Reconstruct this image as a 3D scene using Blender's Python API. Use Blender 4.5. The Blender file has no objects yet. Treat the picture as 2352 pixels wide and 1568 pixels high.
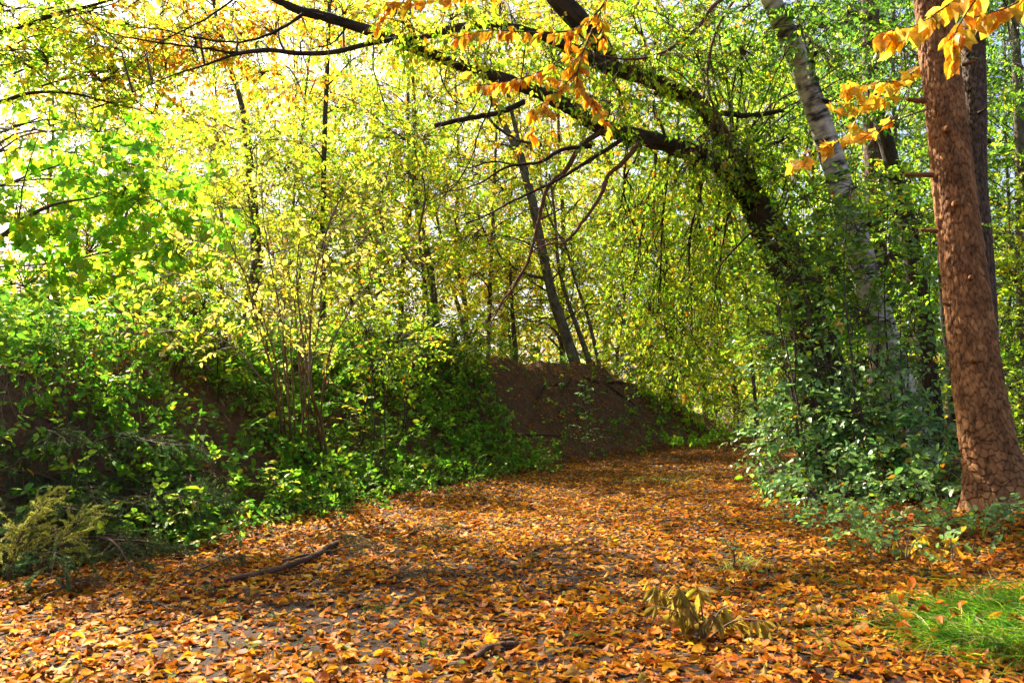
import bpy, math
import numpy as np

rng = np.random.default_rng(11)
sc = bpy.context.scene
COL = sc.collection

# ------------------------------------------------------------------ camera, sky, sun, exposure
CAM_H = 1.2
F_PX, CX, CY = 1829.3, 1176.0, 784.0          # focal length and image centre on a 2352 x 1568 plate
PITCH = math.atan((919.0 - CY) / F_PX)
cam = bpy.data.cameras.new('camera')
cam.lens, cam.sensor_width = 28.0, 36.0
cam.clip_start, cam.clip_end = 0.05, 2000.0
cam.dof.use_dof = True
cam.dof.focus_distance = 10.5
cam.dof.aperture_fstop = 5.0
cam_o = bpy.data.objects.new('camera', cam)
cam_o.location = (0, 0, CAM_H)
cam_o.rotation_euler = (math.pi / 2 + PITCH, 0, 0)
COL.objects.link(cam_o)
sc.camera = cam_o

SUN_AZ, SUN_EL = math.radians(-40.0), math.radians(47.0)
world = bpy.data.worlds.new('World')
sc.world = world
world.use_nodes = True
wn = world.node_tree
sky = wn.nodes.new('ShaderNodeTexSky')
sky.sky_type = 'NISHITA'
sky.sun_disc = False
sky.sun_elevation, sky.sun_rotation = SUN_EL, SUN_AZ
sky.dust_density = 4.0
sky.air_density = 0.8
sky.ozone_density = 0.3
wn.links.new(sky.outputs[0], wn.nodes['Background'].inputs[0])
wn.nodes['Background'].inputs[1].default_value = 0.075

sun = bpy.data.lights.new('sun', 'SUN')
sun.energy, sun.angle, sun.color = 5.0, math.radians(0.53), (1.0, 0.93, 0.8)
sun_o = bpy.data.objects.new('sun', sun)
sun_dir = np.array([math.sin(SUN_AZ) * math.cos(SUN_EL), math.cos(SUN_AZ) * math.cos(SUN_EL), math.sin(SUN_EL)])
from mathutils import Vector
sun_o.rotation_euler = Vector(sun_dir).to_track_quat('Z', 'Y').to_euler()
sun_o.location = tuple(sun_dir * 60)
COL.objects.link(sun_o)

sc.view_settings.view_transform = 'Standard'
sc.view_settings.look = 'None'
sc.view_settings.gamma = 1.0
sc.view_settings.use_curve_mapping = False
sc.view_settings.exposure = 2.2
sc.render.engine = 'CYCLES'
cy = sc.cycles
cy.max_bounces, cy.diffuse_bounces, cy.glossy_bounces, cy.transmission_bounces = 8, 5, 2, 8
cy.transparent_max_bounces = 4
cy.caustics_reflective = cy.caustics_refractive = False
cy.sample_clamp_indirect = 6.0
cy.use_adaptive_sampling = True
cy.adaptive_threshold = 0.02
cy.use_denoising = True

# ------------------------------------------------------------------ numeric helpers
UP = np.array([0.0, 0.0, 1.0])


def nz(v):
    return v / np.maximum(np.linalg.norm(v, axis=-1, keepdims=True), 1e-9)


def smooth(a, b, x):
    t = np.clip((x - a) / (b - a), 0, 1)
    return t * t * (3 - 2 * t)


def U(a, b, size=None):
    return rng.uniform(a, b, size)


def ray(px, py):
    u, v = (px - CX) / F_PX, (CY - py) / F_PX
    c, s = math.cos(PITCH), math.sin(PITCH)
    return np.array([u, c - v * s, s + v * c])


def W(px, py, Y):
    """the point of the place that stands Y metres ahead in the direction of a plate pixel"""
    d = ray(px, py)
    return np.array([0, 0, CAM_H]) + d * (Y / d[1])


def hash3(i, j, k, seed):
    n = (i * 374761393 + j * 668265263 + k * 2147483647 + seed * 1274126177) & 0x7FFFFFFF
    n = ((n ^ (n >> 13)) * 1274126177) & 0x7FFFFFFF
    return ((n ^ (n >> 16)) & 0xFFFF) / 65535.0


def noise3(x, y, z, seed=0):
    """value noise, -1..1"""
    xi, yi, zi = np.floor(x).astype(np.int64), np.floor(y).astype(np.int64), np.floor(z).astype(np.int64)
    fx, fy, fz = x - xi, y - yi, z - zi
    fx, fy, fz = fx * fx * (3 - 2 * fx), fy * fy * (3 - 2 * fy), fz * fz * (3 - 2 * fz)
    r = 0
    for a in (0, 1):
        for b in (0, 1):
            for c in (0, 1):
                w = (fx if a else 1 - fx) * (fy if b else 1 - fy) * (fz if c else 1 - fz)
                r = r + w * hash3(xi + a, yi + b, zi + c, seed)
    return r * 2 - 1


def noise2(x, y, seed=0):
    return noise3(x, y, np.zeros_like(x) + 0.37, seed)


def spline(pts, n):
    """Catmull-Rom through rows of pts (any number of columns), n samples"""
    p = np.asarray(pts, float)
    q = np.vstack([2 * p[0] - p[1], p, 2 * p[-1] - p[-2]])
    t = np.linspace(0, len(p) - 1 - 1e-6, n)
    i = t.astype(int)
    f = (t - i)[:, None]
    a, b, c, d = q[i], q[i + 1], q[i + 2], q[i + 3]
    return 0.5 * (2 * b + (c - a) * f + (2 * a - 5 * b + 4 * c - d) * f ** 2 + (3 * b - a - 3 * c + d) * f ** 3)


# ------------------------------------------------------------------ terrain
FOOT = np.array([(-14, 0.5), (-9, 2.4), (-5.4, 4.3), (-3.5, 5.3), (-2.8, 6.6), (-2.3, 8.2), (-1.7, 10.2), (-0.4, 12.6),
                 (1.3, 15.5), (3.8, 19.5), (6.6, 24), (10, 30)], float)
BANK_H = np.array([1.1, 1.2, 1.45, 1.5, 1.6, 1.65, 1.75, 1.9, 1.97, 2.0, 1.0, 0.0])


def foot_dist(x, y):
    """signed distance (left of the path's foot line is positive) and the bank height there"""
    best = np.full(x.shape, 1e9)
    sg = np.zeros(x.shape)
    hh = np.zeros(x.shape)
    for k in range(len(FOOT) - 1):
        a, b = FOOT[k], FOOT[k + 1]
        d = b - a
        t = np.clip(((x - a[0]) * d[0] + (y - a[1]) * d[1]) / (d @ d), 0, 1)
        dx, dy = x - a[0] - t * d[0], y - a[1] - t * d[1]
        dist = np.hypot(dx, dy)
        m = dist < best
        best = np.where(m, dist, best)
        sg = np.where(m, np.sign(d[0] * dy - d[1] * dx), sg)
        hh = np.where(m, BANK_H[k] * (1 - t) + BANK_H[k + 1] * t, hh)
    return best * sg, hh


def H(x, y, rough=True):
    x, y = np.asarray(x, float), np.asarray(y, float)
    s, hh = foot_dist(x, y)
    wob = 0.25 * noise2(x * 0.7, y * 0.7, 3)
    wide = 2.5 - .7 * smooth(12, 18, y)
    z = hh * smooth(0.0, 1.0, (s + wob) / wide) ** 1.15
    z = z - (hh + 0.8) * smooth(5.0, 13.0, s)
    z = z + 0.25 * smooth(2.2, 7.0, -s) * smooth(3, 6, x)
    if rough:
        bank = smooth(0.1, 1.0, s) * (1 - smooth(8, 14, s))
        z = z + bank * (0.13 + .1 * smooth(11, 14, y)) * noise2(x * 1.6, y * 1.6, 5) + bank * (0.07 + .06 * smooth(11, 14, y)) * noise2(x * 3.4, y * 3.4, 6)
        z = z + 0.025 * noise2(x * 1.1, y * 1.1, 8) + 0.012 * noise2(x * 4.2, y * 4.2, 9)
    return z


def H1(x, y):
    return float(H(np.array([x]), np.array([y]))[0])


def GP(px, py, far=60.0):
    """where the line of sight through a plate pixel meets the terrain"""
    d = ray(px, py)
    t = np.linspace(2.0, far, 4000)
    p = np.array([0, 0, CAM_H]) + d * t[:, None]
    g = p[:, 2] - H(p[:, 0], p[:, 1])
    k = np.argmax(g < 0)
    return p[k] if g[k] < 0 else p[-1]


# ------------------------------------------------------------------ mesh builder
class MB:
    def __init__(self):
        self.v, self.f, self.m, self.c, self.b, self.n = [], [], [], [], [], 0

    def add(self, v, faces, mat=0, col=None, bark=None):
        v = np.asarray(v, np.float32).reshape(-1, 3)
        faces = np.asarray(faces, np.int64)
        if not len(v):
            return
        self.v.append(v)
        self.f.append(faces + self.n)
        self.m.append(np.full(len(faces), mat, np.int32))
        self.c.append(np.broadcast_to(np.asarray((0.2, 0.2, 0.2) if col is None else col, np.float32), (len(v), 3)))
        self.b.append(v if bark is None else np.asarray(bark, np.float32).reshape(-1, 3))
        self.n += len(v)

    def data(self, name, mats, smooth_shade=True):
        me = bpy.data.meshes.new(name)
        v = np.concatenate(self.v)
        me.vertices.add(len(v))
        me.vertices.foreach_set('co', v.ravel())
        loops = np.concatenate([f.ravel() for f in self.f])
        sizes = np.concatenate([np.full(len(f), f.shape[1], np.int64) for f in self.f])
        me.loops.add(len(loops))
        me.loops.foreach_set('vertex_index', loops.astype(np.int32))
        me.polygons.add(len(sizes))
        st = np.zeros(len(sizes), np.int64)
        st[1:] = np.cumsum(sizes)[:-1]
        me.polygons.foreach_set('loop_start', st.astype(np.int32))
        me.polygons.foreach_set('material_index', np.concatenate(self.m))
        me.polygons.foreach_set('use_smooth', np.full(len(sizes), smooth_shade))
        c = np.concatenate(self.c)
        a = me.attributes.new('col', 'FLOAT_COLOR', 'POINT')
        a.data.foreach_set('color', np.concatenate([c, np.ones((len(c), 1), np.float32)], 1).ravel())
        b = me.attributes.new('bark', 'FLOAT_VECTOR', 'POINT')
        b.data.foreach_set('vector', np.concatenate(self.b).ravel())
        for m in mats:
            me.materials.append(m)
        me.update(calc_edges=True)
        return me

    def build(self, name, mats, parent=None, smooth_shade=True, origin=None):
        if origin is not None:
            o = np.asarray(origin, np.float32)
            self.v = [v - o for v in self.v]
        me = self.data(name, mats if isinstance(mats, (list, tuple)) else [mats], smooth_shade)
        ob = bpy.data.objects.new(name, me)
        COL.objects.link(ob)
        if origin is not None:
            ob.location = tuple(float(k) for k in origin)
        if parent is not None:
            ob.parent = parent
            q = parent
            while q is not None:
                ob.location = ob.location - q.location
                q = q.parent
        return ob


def tag(o, label=None, cat=None, group=None, kind=None):
    for k, val in (('label', label), ('category', cat), ('group', group), ('kind', kind)):
        if val:
            o[k] = val
    return o


def root(name, loc, label, cat, group=None):
    o = bpy.data.objects.new(name, None)
    o.empty_display_size = 0.2
    o.location = tuple(float(k) for k in loc)
    COL.objects.link(o)
    return tag(o, label, cat, group)


# ------------------------------------------------------------------ tubes and leaves
def tubes(mb, C, R, sides, mat=0, col=None, cap=False):
    """many tubes at once: C (n, k, 3) centre lines, R (n, k) radii"""
    C = np.asarray(C, float)
    if C.ndim == 2:
        C, R = C[None], np.asarray(R, float)[None]
    n, k, _ = C.shape
    T = nz(np.gradient(C, axis=1))
    ax = nz(C[:, -1] - C[:, 0])
    ref = np.where(np.abs(ax[:, 2:3]) > 0.8, np.array([[0.0, 1.0, 0.0]]), np.array([[0.0, 0.0, 1.0]]))
    A = nz(np.cross(T, ref[:, None]))
    B = np.cross(T, A)
    th = np.linspace(0, 2 * np.pi, sides, endpoint=False)
    ct, st = np.cos(th), np.sin(th)
    rad = np.asarray(R, float)[:, :, None, None]
    off = A[:, :, None] * ct[None, None, :, None] + B[:, :, None] * st[None, None, :, None]
    V = C[:, :, None] + off * rad
    ln = np.concatenate([np.zeros((n, 1)), np.cumsum(np.linalg.norm(np.diff(C, axis=1), axis=2), axis=1)], 1)
    bk = np.empty(V.shape)
    bk[..., 0] = ct * np.asarray(R)[:, :, None] + (np.arange(n) * 1.7)[:, None, None]
    bk[..., 1] = st * np.asarray(R)[:, :, None]
    bk[..., 2] = ln[:, :, None]
    base = (np.arange(n) * k * sides)[:, None, None] + (np.arange(k - 1) * sides)[None, :, None]
    j = np.arange(sides)[None, None]
    j2 = (np.arange(sides) + 1) % sides
    F = np.stack([base + j, base + j2, base + sides + j2, base + sides + j], -1).reshape(-1, 4)
    mb.add(V.reshape(-1, 3), F, mat, col, bk.reshape(-1, 3))
    if cap:
        for q in range(n):
            for e, flip in ((0, True), (k - 1, False)):
                ring = V[q, e]
                vv = np.vstack([ring, C[q, e][None]])
                jj = np.arange(sides)
                f = np.stack([jj, (jj + 1) % sides, np.full(sides, sides)], 1)
                mb.add(vv, f[:, ::-1] if flip else f, mat, col, vv)


TPL = {
    'rhomb': (np.array([(0, 0, 0), (0.42, 0.5, 0.07), (1, 0, -0.05), (0.42, -0.5, 0.07)]),
              np.array([(0, 1, 2), (0, 2, 3)])),
    'ovate': (np.array([(0, 0, 0), (0.22, 0.36, 0.05), (0.5, 0.5, 0.09), (0.8, 0.3, 0.05), (1, 0, -0.1),
                        (0.8, -0.3, 0.05), (0.5, -0.5, 0.09), (0.22, -0.36, 0.05), (0.5, 0, 0.0)]),
              np.array([(8, 0, 1), (8, 1, 2), (8, 2, 3), (8, 3, 4), (8, 4, 5), (8, 5, 6), (8, 6, 7), (8, 7, 0)])),
    'hex': (np.array([(0, 0, 0), (0.3, 0.45, 0.06), (0.7, 0.4, 0.05), (1, 0, -0.08), (0.7, -0.4, 0.05), (0.3, -0.45, 0.06)]),
            np.array([(0, 1, 2), (0, 2, 3), (0, 3, 4), (0, 4, 5)])),
}
_m = [(0, 0)]
_half = ((150, .34), (128, .60), (112, .48), (92, .62), (70, .98), (58, .74), (40, .56), (22, .76))
for ang, rr in [(-q, w_) for q, w_ in _half] + [(0, 1.08)] + [(q, w_) for q, w_ in _half[::-1]]:
    a = math.radians(ang)
    _m.append((0.34 + 0.62 * rr * math.cos(a), 0.6 * rr * math.sin(a)))
TPL['maple'] = (np.array([(0.3, 0, 0.0)] + [(a, b, 0.05 * abs(b) - 0.06 * a * a) for a, b in _m]),
                np.array([(0, k, k + 1) for k in range(1, len(_m))] + [(0, len(_m), 1)]))


def leaves(mb, P, D, N, L, Wd, col, kind='rhomb', mat=0, curl=1.0):
    P = np.asarray(P, float).reshape(-1, 3)
    n = len(P)
    if n == 0:
        return
    D = nz(np.asarray(D, float).reshape(-1, 3))
    N = np.asarray(N, float).reshape(-1, 3)
    N = nz(N - D * (N * D).sum(1, keepdims=True))
    S = np.cross(D, N)
    tv, tf = TPL[kind]
    L = np.broadcast_to(L, (n,))[:, None, None]
    Wd = np.broadcast_to(Wd, (n,))[:, None, None]
    curl = np.broadcast_to(curl, (n,))[:, None, None]
    a, b, c = tv[:, 0][None, :, None], tv[:, 1][None, :, None], tv[:, 2][None, :, None]
    V = P[:, None] + D[:, None] * (a * L) + S[:, None] * (b * Wd) + N[:, None] * (c * L * curl)
    F = (np.arange(n) * len(tv))[:, None, None] + tf[None]
    mb.add(V.reshape(-1, 3), F.reshape(-1, 3), mat, np.repeat(col, len(tv), 0))


def pal(name, n):
    """per-leaf colours of a kind of foliage (leaf dye, with shade mixed into the shade set)"""
    cols, w = PAL[name]
    i = rng.choice(len(cols), n, p=np.array(w) / sum(w))
    c = np.array(cols)[i]
    c = c * np.exp(rng.normal(0, 0.18, (n, 1))) * np.exp(rng.normal(0, 0.1, (n, 3)))
    return np.clip(c, 0.004, 0.92)


YG, YEL, GRN, LIM, ORG, DGR, GOLD, BRN = (.60, .66, .025), (.84, .64, .035), (.24, .46, .02), (.44, .62, .02), (.78, .29, .012), (.12, .28, .02), (.84, .46, .02), (.40, .15, .02)
PAL = {
    'sunny': ([YG, YEL, LIM, GOLD, GRN], [4.5, 1.8, 5, .7, 2.2]),
    'gold': ([YEL, GOLD, YG, ORG], [4, 3, 3, 1]),
    'oak': ([ORG, GOLD, YEL, BRN, LIM], [4, 3, 2, 1, 2]),
    'green': ([GRN, LIM, DGR, YG], [5, 4, 2, 1.5]),
    'curtain': ([LIM, GRN, YG, YEL, ORG, DGR], [4, 3.5, 3.5, 1.2, .35, .8]),
    'maple': ([(.30, .58, .02), (.20, .46, .02), LIM, YG], [4, 3.5, 2, 1]),
    'hazel': ([(.66, .58, .12), (.58, .56, .08), YG, YEL, (.6, .2, .05)], [4, 4, 3, 1, .25]),
    'bush': ([(.17, .33, .09), (.23, .40, .11), (.30, .48, .09), LIM, ORG], [5, 4, 3, 1, .25]),
    'bank': ([(.10, .27, .02), (.16, .36, .02), (.24, .44, .025), (.38, .52, .03), YEL], [4, 4, 3, 1.8, .2]),
    'litter': ([(.66, .27, .012), (.74, .34, .015), (.56, .18, .012), (.42, .12, .012), (.62, .36, .08), (.22, .08, .02), (.78, .42, .02), (.2, .24, .03)],
               [5, 4, 4, 3, 1.2, 2, 2, .2]),
    'litter_far': ([(.56, .21, .02), (.44, .14, .018), (.66, .30, .02), (.28, .10, .025), (.56, .34, .1)], [4, 4, 3.5, 2, 1.2]),
    'amber': ([(.86, .46, .015), (.84, .36, .012), (.86, .56, .03), (.70, .24, .01), (.45, .50, .03)], [4, 3, 3, 1.2, 1.2]),
    'yellowleaf': ([(.86, .52, .03), (.84, .40, .02), (.80, .60, .06), (.45, .45, .04)], [5, 3, 2, .8]),
    'mapleyellow': ([(.84, .50, .03), (.80, .36, .02), (.70, .55, .05), (.12, .25, .03)], [5, 2.4, 2, .5]),
    'wilted': ([(.22, .17, .03), (.32, .22, .03), (.45, .34, .04), (.15, .10, .025)], [4, 3, 1.6, 2]),
    'upbush': ([(.20, .40, .03), (.30, .50, .03), (.14, .30, .04), YG, ORG], [5, 4, 3, 2, .3]),
    'shade': ([GRN, DGR, (.08, .20, .03), LIM], [4, 5, 3, 1.2]),  # shade of the upper right put into the leaf colour
    'far': ([YG, LIM, (.4, .5, .12), YEL], [4, 4, 3, 2]),
}

# ------------------------------------------------------------------ materials
def mat_new(name):
    m = bpy.data.materials.new(name)
    m.use_nodes = True
    nt = m.node_tree
    nt.nodes.clear()
    out = nt.nodes.new('ShaderNodeOutputMaterial')
    return m, nt, out


def leaf_material(name, gloss=0.05, rough=0.35, trans=0.55, refl=(0.62, 0.70, 0.7), tgain=1.0, spots=0.0):
    m, nt, out = mat_new(name)
    N, Lk = nt.nodes.new, nt.links.new
    at = N('ShaderNodeAttribute')
    at.attribute_name = 'col'
    src = at.outputs['Color']
    geo = N('ShaderNodeNewGeometry')
    tn = N('ShaderNodeTexNoise')
    tn.inputs['Scale'].default_value = 38.0
    tn.inputs['Detail'].default_value = 3.0
    Lk(geo.outputs['Position'], tn.inputs['Vector'])
    mp = N('ShaderNodeMapRange')
    mp.inputs['From Min'].default_value, mp.inputs['From Max'].default_value = 0.3, 0.7
    mp.inputs['To Min'].default_value, mp.inputs['To Max'].default_value = 0.72 - spots, 1.2
    Lk(tn.outputs['Fac'], mp.inputs['Value'])
    vm = N('ShaderNodeVectorMath')
    vm.operation = 'SCALE'
    Lk(src, vm.inputs[0])
    Lk(mp.outputs[0], vm.inputs['Scale'])
    dm = N('ShaderNodeVectorMath')
    dm.operation = 'MULTIPLY'
    dm.inputs[1].default_value = refl
    Lk(vm.outputs[0], dm.inputs[0])
    tm = N('ShaderNodeVectorMath')
    tm.operation = 'SCALE'
    tm.inputs['Scale'].default_value = tgain
    Lk(vm.outputs[0], tm.inputs[0])
    di, tr, gl = N('ShaderNodeBsdfDiffuse'), N('ShaderNodeBsdfTranslucent'), N('ShaderNodeBsdfGlossy')
    Lk(dm.outputs[0], di.inputs['Color'])
    Lk(tm.outputs[0], tr.inputs['Color'])
    gl.inputs['Roughness'].default_value = rough
    gl.inputs['Color'].default_value = (1, 0.95, 0.82, 1)
    m1, m2 = N('ShaderNodeMixShader'), N('ShaderNodeMixShader')
    m1.inputs[0].default_value = trans
    Lk(di.outputs[0], m1.inputs[1])
    Lk(tr.outputs[0], m1.inputs[2])
    lw = N('ShaderNodeLayerWeight')
    lw.inputs['Blend'].default_value = 0.35
    ml = N('ShaderNodeMath')
    ml.operation = 'MULTIPLY_ADD'
    ml.inputs[1].default_value = gloss * 2
    ml.inputs[2].default_value = gloss
    Lk(lw.outputs['Facing'], ml.inputs[0])
    Lk(ml.outputs[0], m2.inputs[0])
    Lk(m1.outputs[0], m2.inputs[1])
    Lk(gl.outputs[0], m2.inputs[2])
    Lk(m2.outputs[0], out.inputs[0])
    return m


def bark_material(name, dark, light, moss=None, moss_amt=0.0, scale=(14, 14, 3), bump=0.6, rough=0.9, plates=False, birch=False):
    m, nt, out = mat_new(name)
    N, Lk = nt.nodes.new, nt.links.new
    at = N('ShaderNodeAttribute')
    at.attribute_name = 'bark'
    mp = N('ShaderNodeMapping')
    mp.inputs['Scale'].default_value = scale
    Lk(at.outputs['Vector'], mp.inputs['Vector'])
    n1 = N('ShaderNodeTexNoise')
    n1.inputs['Scale'].default_value = 1.0
    n1.inputs['Detail'].default_value = 6.0
    n1.inputs['Roughness'].default_value = 0.65
    Lk(mp.outputs[0], n1.inputs['Vector'])
    cr = N('ShaderNodeValToRGB')
    cr.color_ramp.elements[0].position, cr.color_ramp.elements[1].position = 0.34, 0.66
    cr.color_ramp.elements[0].color = (*dark, 1)
    cr.color_ramp.elements[1].color = (*light, 1)
    Lk(n1.outputs['Fac'], cr.inputs['Fac'])
    colour = cr.outputs[0]
    height = n1.outputs['Fac']
    if birch:
        mp2 = N('ShaderNodeMapping')
        mp2.inputs['Scale'].default_value = (3.5, 3.5, 15)
        Lk(at.outputs['Vector'], mp2.inputs['Vector'])
        n2 = N('ShaderNodeTexNoise')
        n2.inputs['Scale'].default_value = 1.0
        n2.inputs['Detail'].default_value = 4.0
        Lk(mp2.outputs[0], n2.inputs['Vector'])
        n3 = N('ShaderNodeTexNoise')
        n3.inputs['Scale'].default_value = 3.2
        n3.inputs['Detail'].default_value = 4.0
        Lk(at.outputs['Vector'], n3.inputs['Vector'])
        ad = N('ShaderNodeMath')
        ad.operation = 'ADD'
        Lk(n2.outputs['Fac'], ad.inputs[0])
        Lk(n3.outputs['Fac'], ad.inputs[1])
        r2 = N('ShaderNodeValToRGB')
        r2.color_ramp.elements[0].position, r2.color_ramp.elements[1].position = 0.36, 0.47
        r2.color_ramp.elements[0].color = (0, 0, 0, 1)
        r2.color_ramp.elements[1].color = (1, 1, 1, 1)
        hf = N('ShaderNodeMath')
        hf.operation = 'MULTIPLY'
        hf.inputs[1].default_value = 0.45
        Lk(ad.outputs[0], hf.inputs[0])
        Lk(hf.outputs[0], r2.inputs['Fac'])
        mx = N('ShaderNodeMixRGB')
        mx.inputs[1].default_value = (0.05, 0.04, 0.035, 1)
        Lk(r2.outputs[0], mx.inputs[0])
        Lk(colour, mx.inputs[2])
        colour = mx.outputs[0]
    if moss is not None:
        n4 = N('ShaderNodeTexNoise')
        n4.inputs['Scale'].default_value = 5.0
        n4.inputs['Detail'].default_value = 5.0
        Lk(at.outputs['Vector'], n4.inputs['Vector'])
        geo = N('ShaderNodeNewGeometry')
        sx = N('ShaderNodeSeparateXYZ')
        Lk(geo.outputs['Normal'], sx.inputs[0])
        ma = N('ShaderNodeMath')
        ma.operation = 'MULTIPLY_ADD'
        ma.inputs[1].default_value, ma.inputs[2].default_value = 0.22, moss_amt - 0.5
        Lk(sx.outputs['Z'], ma.inputs[0])
        mb_ = N('ShaderNodeMath')
        mb_.operation = 'ADD'
        Lk(ma.outputs[0], mb_.inputs[0])
        Lk(n4.outputs['Fac'], mb_.inputs[1])
        r3 = N('ShaderNodeMapRange')
        r3.inputs['From Min'].default_value, r3.inputs['From Max'].default_value = 0.45, 0.6
        Lk(mb_.outputs[0], r3.inputs['Value'])
        mx = N('ShaderNodeMixRGB')
        Lk(r3.outputs[0], mx.inputs[0])
        Lk(colour, mx.inputs[1])
        mx.inputs[2].default_value = (*moss, 1)
        colour = mx.outputs[0]
    if plates:
        pc = N('ShaderNodeAttribute')
        pc.attribute_name = 'col'
        mx = N('ShaderNodeMixRGB')
        mx.blend_type = 'MULTIPLY'
        mx.inputs[0].default_value = 1.0
        Lk(colour, mx.inputs[1])
        Lk(pc.outputs['Color'], mx.inputs[2])
        colour = mx.outputs[0]
    bs = N('ShaderNodeBsdfPrincipled')
    bs.inputs['Roughness'].default_value = rough
    bs.inputs['Specular IOR Level'].default_value = 0.25
    Lk(colour, bs.inputs['Base Color'])
    bp = N('ShaderNodeBump')
    bp.inputs['Strength'].default_value = bump
    bp.inputs['Distance'].default_value = 0.02
    Lk(height, bp.inputs['Height'])
    Lk(bp.outputs[0], bs.inputs['Normal'])
    Lk(bs.outputs[0], out.inputs[0])
    return m


def ground_material():
    m, nt, out = mat_new('forest_soil')
    N, Lk = nt.nodes.new, nt.links.new
    geo = N('ShaderNodeNewGeometry')

    def noise(scale, detail=5, rough=.6):
        n = N('ShaderNodeTexNoise')
        n.inputs['Scale'].default_value, n.inputs['Detail'].default_value, n.inputs['Roughness'].default_value = scale, detail, rough
        Lk(geo.outputs['Position'], n.inputs['Vector'])
        return n
    a, b = noise(3.0), noise(26.0, 6, .7)
    vo = N('ShaderNodeTexVoronoi')
    vo.inputs['Scale'].default_value = 22.0
    Lk(geo.outputs['Position'], vo.inputs['Vector'])
    r1 = N('ShaderNodeValToRGB')
    r1.color_ramp.elements[0].position, r1.color_ramp.elements[1].position = .3, .7
    r1.color_ramp.elements[0].color, r1.color_ramp.elements[1].color = (.012, .008, .005, 1), (.05, .031, .019, 1)
    Lk(b.outputs['Fac'], r1.inputs['Fac'])
    r2 = N('ShaderNodeValToRGB')
    e = r2.color_ramp.elements
    e[0].position, e[1].position = 0.0, 1.0
    e[0].color, e[1].color = (.02, .011, .006, 1), (.075, .036, .013, 1)
    sp = N('ShaderNodeSeparateColor')
    Lk(vo.outputs['Color'], sp.inputs[0])
    Lk(sp.outputs[0], r2.inputs['Fac'])
    mx = N('ShaderNodeMixRGB')
    mr = N('ShaderNodeMapRange')
    mr.inputs['From Min'].default_value, mr.inputs['From Max'].default_value = .42, .6
    Lk(a.outputs['Fac'], mr.inputs['Value'])
    Lk(mr.outputs[0], mx.inputs[0])
    Lk(r1.outputs[0], mx.inputs[1])
    Lk(r2.outputs[0], mx.inputs[2])
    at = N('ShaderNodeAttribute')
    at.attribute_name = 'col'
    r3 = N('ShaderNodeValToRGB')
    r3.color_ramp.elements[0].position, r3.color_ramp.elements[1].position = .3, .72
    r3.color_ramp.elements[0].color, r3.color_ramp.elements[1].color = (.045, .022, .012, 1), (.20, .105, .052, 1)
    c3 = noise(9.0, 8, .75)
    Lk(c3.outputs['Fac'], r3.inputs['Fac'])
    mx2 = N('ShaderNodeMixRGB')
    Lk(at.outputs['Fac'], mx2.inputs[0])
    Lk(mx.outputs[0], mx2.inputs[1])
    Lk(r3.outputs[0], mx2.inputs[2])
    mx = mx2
    bs = N('ShaderNodeBsdfPrincipled')
    bs.inputs['Roughness'].default_value = .9
    bs.inputs['Specular IOR Level'].default_value = .2
    Lk(mx.outputs[0], bs.inputs['Base Color'])
    bp = N('ShaderNodeBump')
    bp.inputs['Strength'].default_value, bp.inputs['Distance'].default_value = .7, .03
    Lk(b.outputs['Fac'], bp.inputs['Height'])
    Lk(bp.outputs[0], bs.inputs['Normal'])
    Lk(bs.outputs[0], out.inputs[0])
    return m


M_SOIL = ground_material()
M_LEAF = leaf_material('tree_leaf', gloss=0.015, rough=0.4, trans=0.62)
M_BUSH = leaf_material('glossy_bush_leaf', gloss=0.035, rough=0.35, trans=0.45, refl=(.8, .85, .8))
M_BANK = leaf_material('undergrowth_leaf', gloss=0.012, rough=0.42, trans=0.45, refl=(.8, .85, .8))
M_LITTER = leaf_material('fallen_leaf', gloss=0.008, rough=0.5, trans=0.3, refl=(.70, .60, .55), spots=.2)
M_NEAR = leaf_material('broad_yellow_leaf', gloss=0.01, rough=0.45, trans=0.6, refl=(.8, .75, .7), spots=.1)
M_NEEDLE = leaf_material('spruce_needle', gloss=0.015, rough=0.4, trans=0.3, refl=(.8, .8, .8))
M_GRASS = leaf_material('grass_blade', gloss=0.012, rough=0.4, trans=0.5, refl=(.6, .7, .8))
M_TWIG = bark_material('twig_bark', (.03, .02, .013), (.11, .075, .045), scale=(30, 30, 8), bump=.3)
M_STEM = bark_material('shrub_stem_bark', (.09, .055, .03), (.26, .17, .09), scale=(40, 40, 10), bump=.2)
M_DARK = bark_material('dark_mossy_bark', (.014, .010, .007), (.075, .05, .032), moss=(.05, .085, .012), moss_amt=.06, scale=(16, 16, 4), bump=1.0)
M_GREY = bark_material('grey_bark', (.05, .038, .026), (.19, .15, .10), moss=(.07, .10, .02), moss_amt=-.08, scale=(12, 12, 5), bump=.5)
M_SPRUCE = bark_material('red_spruce_bark', (.15, .065, .024), (.43, .195, .07), scale=(9, 9, 5), bump=.5, plates=True)
M_SPRUCE2 = bark_material('grey_spruce_bark', (.05, .032, .022), (.20, .125, .08), scale=(24, 24, 10), bump=.5, plates=True)
M_BIRCH = bark_material('birch_bark', (.34, .28, .20), (.70, .63, .52), scale=(7, 7, 12), bump=.5, birch=True)
M_DEAD = bark_material('dead_branch_bark', (.05, .022, .012), (.20, .09, .045), scale=(30, 30, 7), bump=.6)
M_FALLEN = bark_material('fallen_branch_bark', (.045, .022, .013), (.15, .08, .045), scale=(28, 28, 8), bump=.6)
M_ROOT = bark_material('root_bark', (.02, .012, .008), (.08, .05, .03), scale=(28, 28, 8), bump=.6)

# ------------------------------------------------------------------ ground (one sheet out to the horizon)
def axis(lo, hi, step, far):
    core = np.arange(lo, hi + 1e-6, step)
    g = [step]
    while sum(g) < far:
        g.append(g[-1] * 1.28)
    ext = np.cumsum(g)
    return np.concatenate([lo - ext[::-1], core, hi + ext])


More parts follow.
